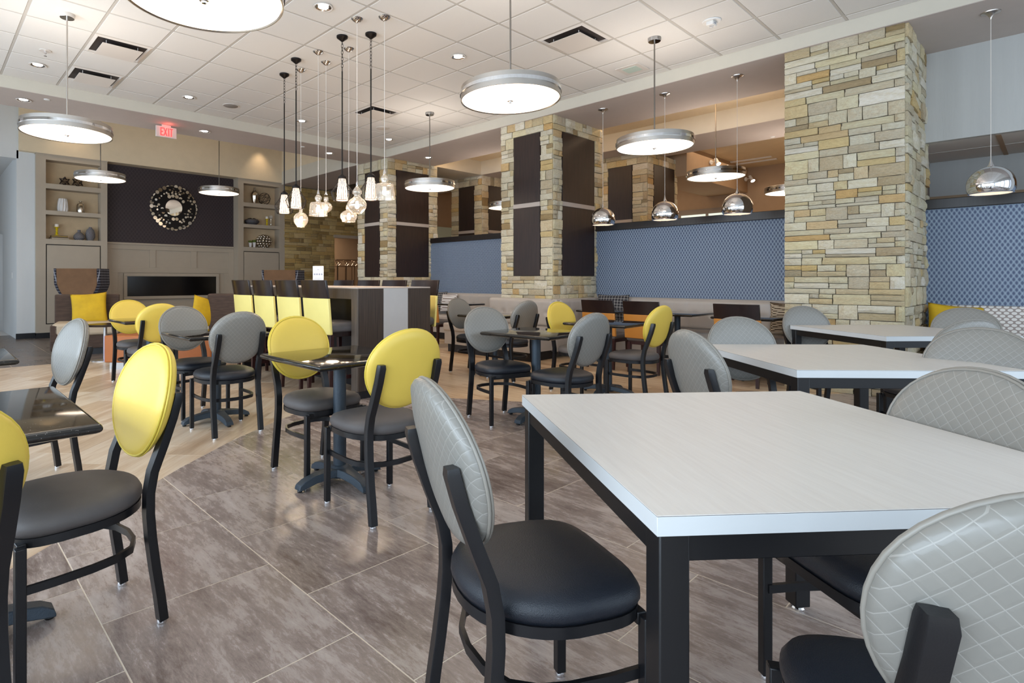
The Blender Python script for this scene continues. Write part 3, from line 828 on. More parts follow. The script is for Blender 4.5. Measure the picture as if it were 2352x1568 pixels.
# ------------------------------------------------------------------ round-back dining chair
def outline(n=40, a=.212, b=.205, s=1.0):
    pts = []
    for i in range(n):
        t = 2*PI*i/n; c, sn = math.cos(t), math.sin(t)
        e = 0.48 if sn > 0 else 0.86
        x = a*math.copysign(abs(c)**e, c); y = b*math.copysign(abs(sn)**(0.5 if sn > 0 else 0.9), sn)
        if sn < 0: x *= 1 - 0.10*abs(sn)
        pts.append((x*s, y*s + .008))
    return pts
def chair_proto(label, back_mat, seat_mat, pipe_mat):
    t = thing('dining_chair', label, 'chair')
    # seat cushion
    rings = []
    for s, z in ((.90,.412),(.985,.416),(1.02,.432),(1.015,.448),(.965,.466),(.82,.478),(.5,.484),(.15,.485)):
        rings.append([(x, y, z) for x, y in outline(40, s=s)])
    MB().loft(rings).build('seat', seat_mat, t, smooth=True, angle=80)
    # seat ring frame
    o1 = outline(40, s=.965)
    MB().sweep([(x, y, .402) for x, y in o1], [(-.008,-.013),(.008,-.013),(.008,.013),(-.008,.013)], loop=True).build('seat_frame', 'frame_black', t, smooth=True)
    MB().box(-.19, .19, .172, .196, .375, .405).build('front_rail', 'frame_black', t, bevel=.003)
    for s in (-1, 1):
        l = B(s*.198-.014, s*.198+.014, .176, .204, .012, .40).build('leg', 'frame_black', t, bevel=.003)
        MB().lathe([(.015,0),(.016,.004),(.014,.014)], 12).build('glide', 'chrome', l, (s*.198, .19, 0), smooth=True)
        path = [(-.214,.012),(-.203,.10),(-.188,.20),(-.176,.30),(-.170,.38),(-.171,.45),(-.184,.52),(-.216,.60),(-.249,.69),(-.268,.757),(-.269,.772)]
        sc = [1]*9 + [1, .86]
        rl = MB().sweep([(s*(.178-.010*max(0, z-.2)/.57), y, z) for y, z in path], [(-.0185,-.013),(-.0165,-.0165),(.0165,-.0165),(.0185,-.013),(.0185,.013),(-.0185,.013)], up=(0,1,0), scales=sc).build('leg', 'frame_black', t, smooth=True, angle=50)
        MB().lathe([(.016,0),(.017,.004),(.015,.014)], 12).build('glide', 'chrome', rl, (s*.178, -.214, 0), smooth=True)
    sp = [(-.186,.19),(-.192,.10),(-.190,0.0),(-.178,-.07),(-.145,-.128),(-.08,-.160),(0,-.170)]
    sp = sp + [(-x, y) for x, y in sp[-2::-1]]
    MB().sweep([(x, y, .268) for x, y in sp], [(-.006,-.012),(.006,-.012),(.006,.012),(-.006,.012)]).build('stretcher', 'frame_black', t, smooth=True)
    # back pad
    zc, hw, hh, th = .735, .218, .194, .027
    def P(r, th_, off):
        c, s = math.cos(th_), math.sin(th_)
        x = hw*(abs(c)**.96)*math.copysign(1, c)*(1 + .05*s)*r; dz = hh*s*r
        y = -.232 - .24*dz + .42*x*x + off
        return (x, y, zc + dz)
    n = 44; rings = []
    for r, off in ((.06,th+.004),(.4,th+.003),(.72,th*.93),(.88,th*.78),(.96,th*.5),(.995,th*.22),(1.0,-.004),(.985,-th*.5),(.93,-th*.85),(.75,-th*1.1),(.4,-th*1.2),(.06,-th*1.22)):
        rings.append([P(r, 2*PI*i/n, off) for i in range(n)])
    bk = MB().loft(rings).build('backrest', back_mat, t, smooth=True, angle=80)
    pm = MB()
    pm.tube([P(.985, 2*PI*i/n, th*.40) for i in range(n)], .0042, 6, loop=True, up=(0,1,0))
    pm.tube([P(1.002, 2*PI*i/n, th*.08) for i in range(n)], .0042, 6, loop=True, up=(0,1,0))
    pm.build('piping', pipe_mat, bk, smooth=True, angle=80)
    return t
plain('grey_piping', srgb('#87827a'), 0.4)
plain('yellow_piping', srgb('#d8bf4a'), 0.4)
CH = {}
used = set()
for k, bm_, sm_, pm_ in (('grey','grey_quilt','black_vinyl','grey_piping'),('yellow','yellow_vinyl','brown_suede','yellow_piping')):
    CH[k] = chair_proto('x', bm_, sm_, pm_)
def chair(kind, x, y, deg, label, group):
    """deg: heading of the seat front, measured from +y counter-clockwise"""
    if kind not in used: used.add(kind); o = CH[kind]; o.location = (x, y, 0); o.rotation_euler = (0,0,R(deg))
    else: o = dup(CH[kind], (x, y, 0), R(deg))
    o['label'] = label; o['group'] = group
    return o
GB = 'round-back chairs at the black pedestal tables'
GW = 'round-back chairs at the white square tables'
chair('yellow', 1.767, 2.353, -3, 'yellow round-back chair with its back beside the quilted chair at the large white table', GB)
chair('yellow', 1.813, 3.034, 182.4, 'yellow round-back chair between black pedestal table and yellow bar stools', GB)
chair('grey', 1.773, 4.327, 0.4, 'grey quilted round-back chair turned away, pushed in at black table near the bar stools', GB)
chair('grey', 1.777, 5.012, 187, 'grey quilted round-back chair facing the room, between yellow chair and black table', GB)
chair('yellow', 1.783, 6.248, 0.5, 'yellow round-back chair turned away, beside the tan leather ottomans', GB)
chair('yellow', 1.854, 7.072, 186.5, 'golden yellow round-back chair facing the room before the tan ottoman', GB)
chair('yellow', 0.382, 2.200, 95.9, 'yellow round-back chair side-on at the speckled black granite table', GB)
chair('grey', 0.453, 3.953, 98.6, 'grey round-back chair side-on beyond the speckled black table', GB)
chair('yellow', -0.084, 1.72, 15, 'yellow round-back chair cut by the picture edge at the speckled black table', GB)
chair('grey', 3.598, 3.118, 163, 'grey quilted round-back chair facing the room, left of the corner bench', GB)
chair('grey', 3.609, 2.481, -5.2, 'grey quilted round-back chair turned away, standing before the orange dining chairs', GB)
chair('yellow', 5.107, 3.349, 176.4, 'yellow round-back chair facing the room in front of the tufted corner bench', GB)
chair('yellow', 5.097, 2.697, -3.5, 'yellow round-back chair turned away beside the quilted chair at a white table', GB)
chair('grey', 5.187, 4.950, 182.6, 'taupe quilted round-back chair facing the room, near the grey bench end', GB)
chair('grey', 5.188, 4.331, -3.4, 'grey quilted round-back chair turned away in front of the tufted corner bench', GB)
# bar-side yellow chair glimpsed past the bar end
chair('yellow', 5.25, 6.35, 5, 'yellow round-back chair glimpsed between the bar end and an orange dining chair', GB)

# ------------------------------------------------------------------ black pedestal tables
def pedestal_proto():
    t = thing('pedestal_table', 'x', 'table')
    s = .335
    rings = []
    for q, z in ((.965,.705),(1.0,.712),(1.0,.728),(.975,.735)):
        rings.append([(x*s*q, y*s*q, z) for x, y in ((-1,-1),(1,-1),(1,1),(-1,1))])
    MB().loft(rings).build('table_top', 'granite', t, bevel=.006, seg=2)
    MB().box(-.16, .16, -.16, .16, .693, .706).build('top_plate', 'cast_iron', t)
    MB().lathe([(.0375,.05),(.0375,.70)], 24).build('column', 'cast_iron', t, smooth=True)
    # four-armed cast base
    base = MB()
    prof = [(.03,.088,.062),(.09,.085,.045),(.17,.075,.036),(.235,.060,.033),(.268,.040,.033),(.275,.018,.034)]
    for k in range(4):
        a = k*PI/2; c, sn = math.cos(a), math.sin(a)
        rings = []
        for r, zt, hw in prof:
            zb = max(.012, zt - .042) if r < .26 else .012
            ring = [(r, -hw, zb), (r, hw, zb), (r, hw*.82, zt), (r, -hw*.82, zt)]
            rings.append([(x*c - y*sn, x*sn + y*c, z) for x, y, z in ring])
        base.loft(rings)
    base.lathe([(.0,.03),(.058,.03),(.062,.08),(.05,.094),(.038,.10)], 20)
    bo = base.build('base', 'cast_iron', t, bevel=.004)
    for k in range(4):
        a = k*PI/2
        MB().lathe([(.014,0),(.016,.006),(.010,.018)], 10).build('leveller', 'black_plastic', bo, (.258*math.cos(a), .258*math.sin(a), 0))
    return t
PT = pedestal_proto(); pt_used = False
def ptable(x, y, deg, label, sx=1.0, sy=1.0):
    global pt_used
    if not pt_used: o = PT; pt_used = True; o.location = (x, y, 0); o.rotation_euler = (0,0,R(deg))
    else: o = dup(PT, (x, y, 0), R(deg))
    o['label'] = label; o['group'] = 'black granite pedestal tables'
    if sx != 1 or sy != 1:
        for ch in o.children:
            if ch.name.startswith('table_top'): ch.scale = (sx, sy, 1)
    return o
ptable(1.81, 2.79, 0, 'black granite pedestal table between two yellow round-back chairs')
ptable(1.825, 4.665, 0, 'black granite pedestal table between two grey quilted chairs near the bar stools')
ptable(1.89, 6.72, 0, 'black granite pedestal table between two yellow chairs by the ottomans')
ptable(0.075, 2.33, 0, 'speckled black granite pedestal table with a yellow chair on two sides', 1, 1.24)
ptable(0.07, 4.12, 0, 'black granite table corner cut by the picture edge before the lobby tiles')
ptable(3.83, 2.92, 4, 'black granite pedestal table reflecting a yellow chair, between two grey quilted chairs')
ptable(5.24, 3.08, 4, 'black granite pedestal table between the two yellow chairs near the corner bench')
ptable(5.33, 4.70, 0, 'black granite pedestal table between taupe and grey quilted chairs before the corner bench')
ptable(7.44, 3.36, 0, 'black pedestal table at the grey bench under the long blue half wall')
ptable(7.38, 4.33, 0, 'black pedestal table at the grey bench below the plaid pillow')
ptable(7.30, 2.42, 0, 'black pedestal table at the grey bench end beside the plain stone pillar')
ptable(7.35, 7.35, 0, 'black pedestal table at the grey bench under the short blue half wall')

# ------------------------------------------------------------------ white square tables
def white_proto():
    t = thing('square_table', 'x', 'table')
    s = .508
    B(-s, s, -s, s, .729, .7625).build('edge_band', 'edge_daylit', t, bevel=.0008, seg=1)
    B(-s+.0003, s-.0003, -s+.0003, s-.0003, .7625, .7635).build('seam', 'seam_dark', t)
    B(-s, s, -s, s, .7635, .765).build('table_top', 'white_laminate', t)
    ap = MB()
    for a0, a1, b0, b1 in ((-s+.012,s-.012,-s+.012,-s+.04),(-s+.012,s-.012,s-.04,s-.012),(-s+.012,-s+.04,-s+.04,s-.04),(s-.04,s-.012,-s+.04,s-.04)):
        B(a0, a1, b0, b1, .680, .729).build('apron', 'steel_black', t, bevel=.002)
    for x in (-1, 1):
        for y in (-1, 1):
            l = B(x*(s-.035)-.027, x*(s-.035)+.027, y*(s-.035)-.027, y*(s-.035)+.027, .02, .729).build('leg', 'steel_black', t, bevel=.003)
            MB().lathe([(.02,0),(.022,.008),(.012,.022)], 12).build('leveller', 'chrome', l, (x*(s-.035), y*(s-.035), 0))
    return t
WT = white_proto()
WTS = [((1.642,.5365),51.6,'large white square table with two grey quilted chairs pulled close and blue seat beneath'),
       ((3.62,.788),46.1,'white square table between the large white table and the one by the plain stone pillar'),
       ((5.815,.8715),50.1,'white square table standing nearest the plain stone pillar')]
for i, (p, a, l) in enumerate(WTS):
    o = WT if i == 0 else dup(WT)
    o.location = (p[0], p[1], 0); o.rotation_euler = (0,0,R(a)); o['label'] = l; o['group'] = 'white square tables'
WC = [(1.145, .887, 244.3, 'grey quilted chair with black vinyl seat at the large white table, beside the yellow chair'),
 (1.215, .104, -56.3, 'grey quilted chair back seen from behind, close beside the large white table'),
 (1.865, .298, 52, 'grey quilted chair facing the room across the large white table'),
 (2.896, 1.007, 235, 'grey quilted chair turned away at the middle white table, beside the yellow chair'),
 (3.70, 1.16, 140, 'taupe quilted chair facing the room at the middle white table, before the orange dining chair'),
 (3.60, .285, 80, 'grey quilted chair facing the room in front of the dark quilted chair back'),
 (5.76, 1.33, 141, 'taupe quilted chair facing the room before the plain stone pillar'),
 (4.849, .526, -41.5, 'dark grey quilted chair seen from behind at the white table by the pillar'),
 (6.29, .48, 97, 'taupe quilted chair facing the room in front of the yellow pillow')]
for x, y, a, l in WC: chair('grey', x, y, a, l, GW)
# ------------------------------------------------------------------ bar with stools
bar = thing('bar_counter', 'tall communal bar counter with dark wood and linen striped end panel', 'bar', (3.14, 4.533, 0))
BW, BL, BH = .951, 2.75, 1.092
def bb(x0,x1,y0,y1,z0,z1,nm,mt,bev=.002): return B(x0,x1,y0,y1,z0,z1).build(nm, mt, bar, bevel=bev)
bb(.0, .014, 0, .104, .08, BH-.012, 'edge_band', 'bar_frame_wood')
bb(.014, .319, 0, .104, .08, BH-.012, 'end_panel', 'bar_wood'); bb(.319, .637, 0, .104, .08, BH-.012, 'end_panel', 'linen_panel')
bb(.637, BW, 0, .104, .08, BH-.012, 'end_panel', 'bar_wood')
bb(.0, BW, BL-.104, BL, .08, BH-.012, 'end_panel', 'bar_wood')
bb(.0, BW, .104, BL-.104, BH-.115, BH-.012, 'apron', 'bar_frame_wood')
bb(.0, BW, 0, BL, BH-.012, BH, 'counter_top', 'rail_taupe')
bb(.04, BW-.04, .03, .09, 0, .08, 'toe_kick', 'base_black'); bb(.04, BW-.04, BL-.09, BL-.03, 0, .08, 'toe_kick', 'base_black')
bb(.42, .53, .104, BL-.104, 0, BH-.115, 'centre_panel', 'base_black')

def stool_proto():
    t = thing('bar_stool', 'x', 'stool')
    # local: front = +y ; back at -y
    w_ = .235
    def slab(z0, z1, y0, y1, th, mat, nm, bow=.03, n=10, bev=.004, ww=w_, puff=0.0):
        rings = []
        for i in range(n+1):
            u = -1 + 2*i/n; x = u*ww; bo = -bow*(1-u*u)
            rings.append([(x, y0+bo, z0), (x, y0+bo+th, z0), (x, y1+bo+th, z1), (x, y1+bo, z1)])
        return MB().loft(rings).build(nm, mat, t, bevel=bev)
    slab(.985, 1.165, -.232, -.262, .022, 'stool_wood', 'top_rail')
    slab(.64, .99, -.205, -.236, .030, 'stool_yellow', 'backrest', bev=.008, ww=w_*1.01)
    rings = []
    for q, z in ((.9,.66),(1.0,.675),(1.0,.72),(.95,.745),(.7,.757),(.2,.76)):
        rings.append([(x*1.0*q, y*q, z) for x, y in [(a_*.225, b_*.205) for a_, b_ in ((-1,-.9),(-.5,-1),(.5,-1),(1,-.9),(1,.7),(.85,.95),(.5,1),(-.5,1),(-.85,.95),(-1,.7))]])
    MB().loft(rings).build('seat', 'brown_suede', t, smooth=True, angle=70)
    B(-.2, .2, -.17, .17, .615, .665).build('seat_rail', 'stool_wood', t, bevel=.004)
    for sx in (-1, 1):
        for sy in (-1, 1):
            x, y = sx*.185, sy*.165
            ex, ey = sx*.015, sy*.02
            MB().hexa([(x+ex-.016,y+ey-.016,.01),(x+ex+.016,y+ey-.016,.01),(x+ex+.016,y+ey+.016,.01),(x+ex-.016,y+ey+.016,.01),
                       (x-.021,y-.021,.64),(x+.021,y-.021,.64),(x+.021,y+.021,.64),(x-.021,y+.021,.64)]).build('leg', 'leg_wood', t, bevel=.002)
    for sx in (-1, 1): B(sx*.19-.01, sx*.19+.01, -.16, .16, .20, .235).build('foot_rail', 'leg_wood', t)
    B(-.18, .18, .158, .18, .26, .30).build('foot_rail', 'leg_wood', t); B(-.18, .18, -.18, -.158, .30, .33).build('foot_rail', 'leg_wood', t)
    return t
ST = stool_proto()
spots = [(3.10, 4.86, -90), (3.10, 5.42, -90), (3.10, 5.985, -90), (3.10, 6.55, -90),
         (4.11, 4.92, 90), (4.11, 5.49, 90), (4.11, 6.03, 90), (4.11, 6.62, 90)]
sl = ['yellow-backed bar stool beside the striped bar end', 'second yellow-backed bar stool from the striped bar end', 'third yellow-backed bar stool from the striped bar end', 'yellow-backed bar stool nearest the brown sofa']
for i, (x, y, a) in enumerate(spots):
    o = ST if i == 0 else dup(ST)
    o.location = (x, y, 0); o.rotation_euler = (0, 0, R(a)); o['group'] = 'bar stools along the counter'
    o['label'] = sl[i] if i < 4 else 'blue-black bar stool top on the far side of the counter, %s from the striped end' % ('first', 'second', 'third', 'fourth')[i-4]
    if i >= 4: o['group'] = 'bar stools on the far side of the counter'
# menu card on the bar
mc = thing('menu_card', 'white printed menu card standing on the bar counter', 'menu', (3.40, 5.69, BH), R(-44))
B(-.062, .062, -.004, .004, 0, .235).build('card', 'paper_white', mc)
for k in range(4):
    MB().lathe([(0,0),(.011,0),(.011,.001)], 10).build('printed_picture', 'print_grey', mc, (-.04+.027*k, -.0045, .14), rot=(R(90),0,0))
for k in range(6): B(-.045, .045, -.0048, -.0042, .03+.013*k, .033+.013*k).build('printed_line', 'print_grey', mc)
B(-.012, .012, -.0048, -.0042, .19, .196).build('printed_line', 'print_grey', mc)

# ------------------------------------------------------------------ tufted benches
def tuft_back(nm, par, x, y0, y1, z0, z1, th, axis='y', sign=-1, nt=None, row=1):
    """cushion panel in plane x=const facing -x (axis y) or y=const facing -y (axis x)"""
    L = y1-y0; n = max(10, int(L/.045)); m = 10
    nt = nt or max(2, round(L/.22))
    def fn(u, v):
        z = z0+(z1-z0)*v; y = y0+L*u
        e = min(u*L, (1-u)*L, v*(z1-z0), (1-v)*(z1-z0))
        d = th*min(1, (e/.03))**.5 if e < .03 else th
        for r in range(row):
            zt = z0+(z1-z0)*((r+1)/(row+1))
            for k in range(nt):
                yt = y0+L*(k+.5)/nt
                q = ((y-yt)**2+(z-zt)**2)
                d -= .026*math.exp(-q/.0011)
        g_ = abs(((u*nt) % 1)-0.0); g_ = min(g_, 1-g_)
        d -= .008*math.exp(-(g_*L/nt/.012)**2)
        return (x-d, y, z) if axis == 'y' else (y, x-d, z)
    mb = MB().grid(fn, n*2, m*2)
    o = mb.build(nm, 'bench_vinyl', par, smooth=True, angle=70)
    bt = MB()
    for r in range(row):
        zt = z0+(z1-z0)*((r+1)/(row+1))
        for k in range(nt):
            yt = y0+L*(k+.5)/nt
            c = (x-th+.022, yt, zt) if axis == 'y' else (yt, x-th+.022, zt)
            b_ = MB().lathe([(0,-.006),(.009,-.003),(.009,.003)], 8).build('tuft_button', 'bench_vinyl', o, c, rot=(0, R(-90), 0) if axis == 'y' else (R(90), 0, 0))
    return o
def bench(label, x0, x1, y0, y1, top=.89, seat=.47, nt=None, backth=.11):
    """bench against x1, facing -x"""
    b = thing('banquette_bench', label, 'bench')
    B(x1-backth, x1, y0, y1, .1, top).build('back_frame', 'bench_vinyl', b, bevel=.025, seg=3)
    tuft_back('backrest', b, x1-backth+.01, y0, y1, seat+.0, top-.01, .045, nt=nt, row=1)
    B(x0, x1-backth, y0, y1, seat-.13, seat).build('seat', 'bench_vinyl', b, bevel=.03, seg=3)
    B(x0+.03, x1, y0+.01, y1-.01, .13, seat-.12).build('base_panel', 'bench_vinyl', b)
    B(x0+.08, x1, y0+.04, y1-.04, 0, .13).build('toe_kick', 'base_black', b)
    return b
bench('long grey tufted bench under the long blue half wall', 7.62, 8.25, 2.02, 5.0, .90)
bench('grey tufted bench under the short blue half wall', 7.62, 8.25, 6.3, 9.1, .90)
b2 = bench('grey tufted corner bench wrapping the stone pillar with wood panels', 6.36, 7.06, 4.98, 6.25, .885, nt=6)
# side return along the pillar and bench end
B(6.95, 8.22, 4.93, 5.06, .1, .885).build('back_frame', 'bench_vinyl', b2, bevel=.025, seg=3)
tuft_back('backrest', b2, 4.94, 7.02, 7.75, .47, .875, .045, axis='x', nt=3)
B(6.36, 6.98, 6.25, 6.75, .34, .47).build('seat', 'bench_vinyl', b2, bevel=.03, seg=3)
B(6.39, 6.98, 6.25, 6.73, .13, .35).build('base_panel', 'bench_vinyl', b2); B(6.44, 6.98, 6.25, 6.7, 0, .13).build('toe_kick', 'base_black', b2)
# patterned bench at the right end
b3 = thing('banquette_bench', 'bench with grey and white chain-link fabric back behind the yellow pillow', 'bench')
B(8.10, 8.245, -.88, .90, .1, .90).build('backrest', 'chain_fabric', b3, bevel=.03, seg=3)
B(7.62, 8.10, -.88, .90, .33, .47).build('seat', 'bench_vinyl', b3, bevel=.03, seg=3)
B(7.66, 8.2, -.88, .90, .1, .34).build('base_panel', 'bench_vinyl', b3); B(7.7, 8.2, -.86, .93, 0, .1).build('toe_kick', 'base_black', b3)

# ------------------------------------------------------------------ pillows
def pillow(label, mat, w_, h_, th, loc, rot, group=None):
    def sh(u, v, s):
        a, b = 2*u-1, 2*v-1
        k = max(0, (1-a*a)*(1-b*b))**.42
        pin = 1 - .07*(1-abs(a)**2)*abs(b)**3 ; pin2 = 1-.07*(1-abs(b)**2)*abs(a)**3
        return (a*w_/2*pin2, s*th/2*k, b*h_/2*pin)
    mb = MB().grid(lambda u, v: sh(u, v, 1), 18, 18).grid(lambda u, v: sh(u, v, -1), 18, 18)
    o = mb.build('throw_pillow', mat, None, loc, rot=rot, smooth=True, angle=85)
    bm = bmesh.new(); bm.from_mesh(o.data); bmesh.ops.remove_doubles(bm, verts=bm.verts, dist=.0008); bmesh.ops.recalc_face_normals(bm, faces=bm.faces); bm.to_mesh(o.data); bm.free(); o.data.shade_smooth()
    return tag(o, label, 'pillow', group)
pillow('yellow velvet pillow leaning on the chain-fabric bench', 'yellow_velvet', .46, .46, .15, (7.97, .70, .685), (R(-14), R(6), R(-68)))
pillow('black and white plaid pillow on the corner bench end', 'plaid_pillow', .5, .42, .14, (7.98, 4.62, .735), (R(-12), 0, R(-80)))
pillow('dotted tan pillow squeezed beside the plain stone pillar', 'dot_pillow', .42, .42, .13, (7.98, 2.22, .68), (R(-10), 0, R(-85)))
pillow('white patterned pillow on the bench under the short blue half wall', 'chain_fabric', .42, .38, .13, (8.0, 8.3, .70), (R(-12), 0, R(-85)))
pillow('black plaid pillow behind the white patterned pillow', 'plaid_pillow', .42, .42, .12, (8.02, 8.62, .72), (R(-8), 0, R(-85)))

# ------------------------------------------------------------------ orange dining chairs with dark top rail
def wood_chair():
    t = thing('wood_dining_chair', 'x', 'chair')
    w_ = .235
    def slab(z0, z1, y0, y1, th, mat, nm, ww=w_, bev=.004):
        rings = []
        for i in range(9):
            u = -1+2*i/8; bo = -.02*(1-u*u)
            rings.append([(u*ww, y0+bo, z0), (u*ww, y0+bo+th, z0), (u*ww, y1+bo+th, z1), (u*ww, y1+bo, z1)])
        return MB().loft(rings).build(nm, mat, t, bevel=bev)
    slab(.735, .905, -.242, -.272, .022, 'stool_wood', 'top_rail'); slab(.44, .74, -.21, -.245, .032, 'orange_vinyl', 'backrest', w_*1.01, .008)
    rings = []
    for q, z in ((.92,.40),(1.0,.415),(1.0,.45),(.93,.47),(.4,.48)):
        rings.append([(x*q, y*q, z) for x, y in ((-.22,-.2),(.22,-.2),(.225,.15),(.17,.205),(-.17,.205),(-.225,.15))])
    MB().loft(rings).build('seat', 'brown_suede', t, bevel=.012, seg=3)
    B(-.205, .205, -.18, .185, .36, .405).build('seat_rail', 'leg_wood', t, bevel=.003)
    for sx in (-1, 1):
        for sy in (-1, 1):
            x, y = sx*.19, sy*.17; e = .012
            MB().hexa([(x-.015,y+sy*e-.015,.008),(x+.015,y+sy*e-.015,.008),(x+.015,y+sy*e+.015,.008),(x-.015,y+sy*e+.015,.008),
                       (x-.02,y-.02,.39),(x+.02,y-.02,.39),(x+.02,y+.02,.39),(x-.02,y+.02,.39)]).build('leg', 'leg_wood', t)
    return t
OC = wood_chair()
for i, (x, y, a, l) in enumerate([(6.82, 4.02, -90, 'orange vinyl dining chair with dark top rail below the plaid pillow'),
        (6.82, 3.42, -90, 'orange vinyl dining chair with dark top rail at the table beside the yellow round-back chair'),
        (6.80, 2.32, -90, 'orange vinyl dining chair with dark top rail behind the taupe quilted chair'),
        (6.75, 7.28, -90, 'orange vinyl dining chair with dark top rail glimpsed past the bar end')]):
    o = OC if i == 0 else dup(OC)
    o.location = (x, y, 0); o.rotation_euler = (0,0,R(a)); o['label'] = l; o['group'] = 'orange dining chairs along the benches'

# ------------------------------------------------------------------ lobby seating
sf = thing('settee', 'brown woven settee with cream seat and yellow pillow before the bookcase', 'sofa', (1.47, 10.25, 0), R(-14))
B(0, .92, .62, .80, .08, .93).build('backrest', 'sofa_brown', sf, bevel=.02)
B(0, .10, 0, .62, .08, .47).build('side_panel', 'sofa_brown', sf, bevel=.015)
B(.02, .92, 0.0, .64, .30, .50).build('seat', 'sofa_cream', sf, bevel=.05, seg=4)
B(.02, .92, .02, .64, .10, .30).build('base', 'sofa_brown', sf, bevel=.01)
B(.08, .86, .06, .7, 0, .10).build('plinth', 'base_black', sf)
pillow('yellow velvet pillow standing on the brown settee beside the wing chair', 'yellow_velvet', .52, .52, .16, (2.06, 10.60, .70), (R(-14), R(-4), R(-18)))
sf2 = thing('corner_sofa', 'brown woven rounded sofa end with yellow pillow beside the bar stools', 'sofa', (3.62, 9.75, 0), R(-44))
def rr(w_, d_, r, n=6):
    pts = []
    for cx, cy, a0 in ((w_-r, r, -90), (w_-r, d_-r, 0), (r, d_-r, 90), (r, r, 180)):
        for k in range(n+1): a = R(a0+90*k/n); pts.append((cx+r*math.cos(a), cy+r*math.sin(a)))
    return pts
MB().prism([(x, y) for x, y in rr(.75, .34, .12)], .08, .93).build('backrest', 'sofa_brown', sf2, bevel=.03, smooth=True)
B(-.62, .1, .02, .6, .28, .50).build('seat', 'sofa_cream', sf2, bevel=.05, seg=4); B(-.6, .6, .04, .58, .08, .28).build('base', 'sofa_brown', sf2, bevel=.01)
B(-.55, .55, .08, .5, 0, .08).build('plinth', 'base_black', sf2)
pillow('yellow velvet pillow leaning against the rounded brown sofa', 'yellow_velvet', .5, .5, .16, (3.63, 9.76, .62), (R(-6), R(14), R(6)))
def wing(label, x, y, a):
    t = thing('wing_chair', label, 'armchair', (x, y, 0), R(a))
    # we look at its back (-y side)
    n = 10; mb = MB()
    prof = []
    for k in range(n+1):
        z = .42+.96*k/n; u = k/n
        hw = .25 if u < .45 else .25+.085*(1-math.cos(min(1, (u-.45)/.25)*PI))/2
        prof.append((hw, z, -.02-.10*u))
    rings = [[(-hw, y_, z), (hw, y_, z), (hw, y_+.09, z), (-hw, y_+.09, z)] for hw, z, y_ in prof]
    mb.loft(rings).build('backrest', 'wing_brown', t, bevel=.01)
    for s in (-1, 1):
        w1 = MB().loft([[(s*(hw+.0), y_-.002, z), (s*(hw+.05), y_+.02, z), (s*(hw+.12 if u_ else hw+.07), y_+(.34 if u_ else .55), z), (s*(hw+.02), y_+.3, z)] for (hw, z, y_), u_ in zip(prof, [0]*5+[1]*6)])
        w1.build('wing', 'plaid_side', t, bevel=.006)
    B(-.32, .32, .02, .62, .22, .46).build('seat', 'plaid', t, bevel=.03, seg=3)
    for sx in (-1, 1):
        for yy in (.06, .58): B(sx*.27-.02, sx*.27+.02, yy-.02, yy+.02, 0, .23).build('leg', 'leg_wood', t)
    return t
wing('brown wing chair with plaid wings behind the settee by the bookcase', 2.22, 12.30, -28)
wing('brown wing chair with plaid edges behind the bar stools near the stone wall', 5.75, 11.15, -42)
def ottoman(label, x, y, a, l=.62):
    t = thing('ottoman', label, 'ottoman', (x, y, 0), R(a))
    pts = rr(l, .5, .03, 3)
    MB().loft([[(px_*1.0, py_, z) for px_, py_ in pts] for z in (.09, .44)]).build('body', 'tan_leather', t, bevel=.015)
    for k in range(14): B(-.012, .003, .02, .48, .10+.0245*k, .10+.0245*k+.018).build('side_pleat', 'stripe_lilac', t)
    B(.05, l-.05, .05, .45, 0, .09).build('plinth', 'steel_brushed', t)
    return t
ottoman('tan leather ottoman with pleated lilac end nearest the settee', 1.78, 8.32, -43)
ottoman('tan leather ottoman behind the yellow and grey chairs', 2.34, 7.72, -43)
stb = thing('side_table', 'small round dark side table behind the tan ottoman', 'table', (2.0, 9.25, 0))
MB().lathe([(0,.50),(.24,.50),(.25,.515),(.24,.53),(0,.53)], 28).build('table_top', 'stool_wood', stb, smooth=True)
MB().lathe([(.03,.02),(.025,.5)], 12).build('stem', 'steel_brushed', stb, smooth=True); MB().lathe([(0,0),(.18,0),(.18,.015),(.03,.03)], 20).build('foot', 'steel_brushed', stb, smooth=True)
# ------------------------------------------------------------------ drum pendants
def drum_proto():
    t = thing('drum_pendant', 'x', 'pendant lamp')
    # origin at the diffuser underside
    MB().lathe([(.382,.012),(.392,.0),(.398,.0),(.398,.042),(.38,.042)], 64, cap=False).build('lower_ring', 'nickel', t, smooth=True)
    MB().lathe([(.38,.066),(.396,.066),(.396,.104),(.388,.108),(.38,.104)], 64, cap=False).build('upper_ring', 'nickel', t, smooth=True)
    MB().lathe([(.40,.042),(.405,.042),(.405,.067),(.40,.067)], 64, cap=False).build('chrome_band', 'chrome', t, smooth=True)
    MB().lathe([(0,.092),(.385,.092),(.385,.098),(0,.098)], 48).build('top_diffuser', 'uplight_glow', t)
    MB().lathe([(.376,.010),(.376,.094),(.372,.094),(.372,.010)], 48, cap=False).build('inner_wall', 'nickel', t, smooth=True)
    d = MB().lathe([(0,.004),(.386,.006),(.386,.012),(0,.012)], 64).build('diffuser', 'drum_diffuser', t, smooth=True)
    MB().lathe([(0,-.022),(.012,-.02),(.014,-.012),(.024,-.008),(.024,-.002),(0,.004)], 16).build('finial', 'chrome', t, smooth=True)
    return t
DP = drum_proto(); first = True
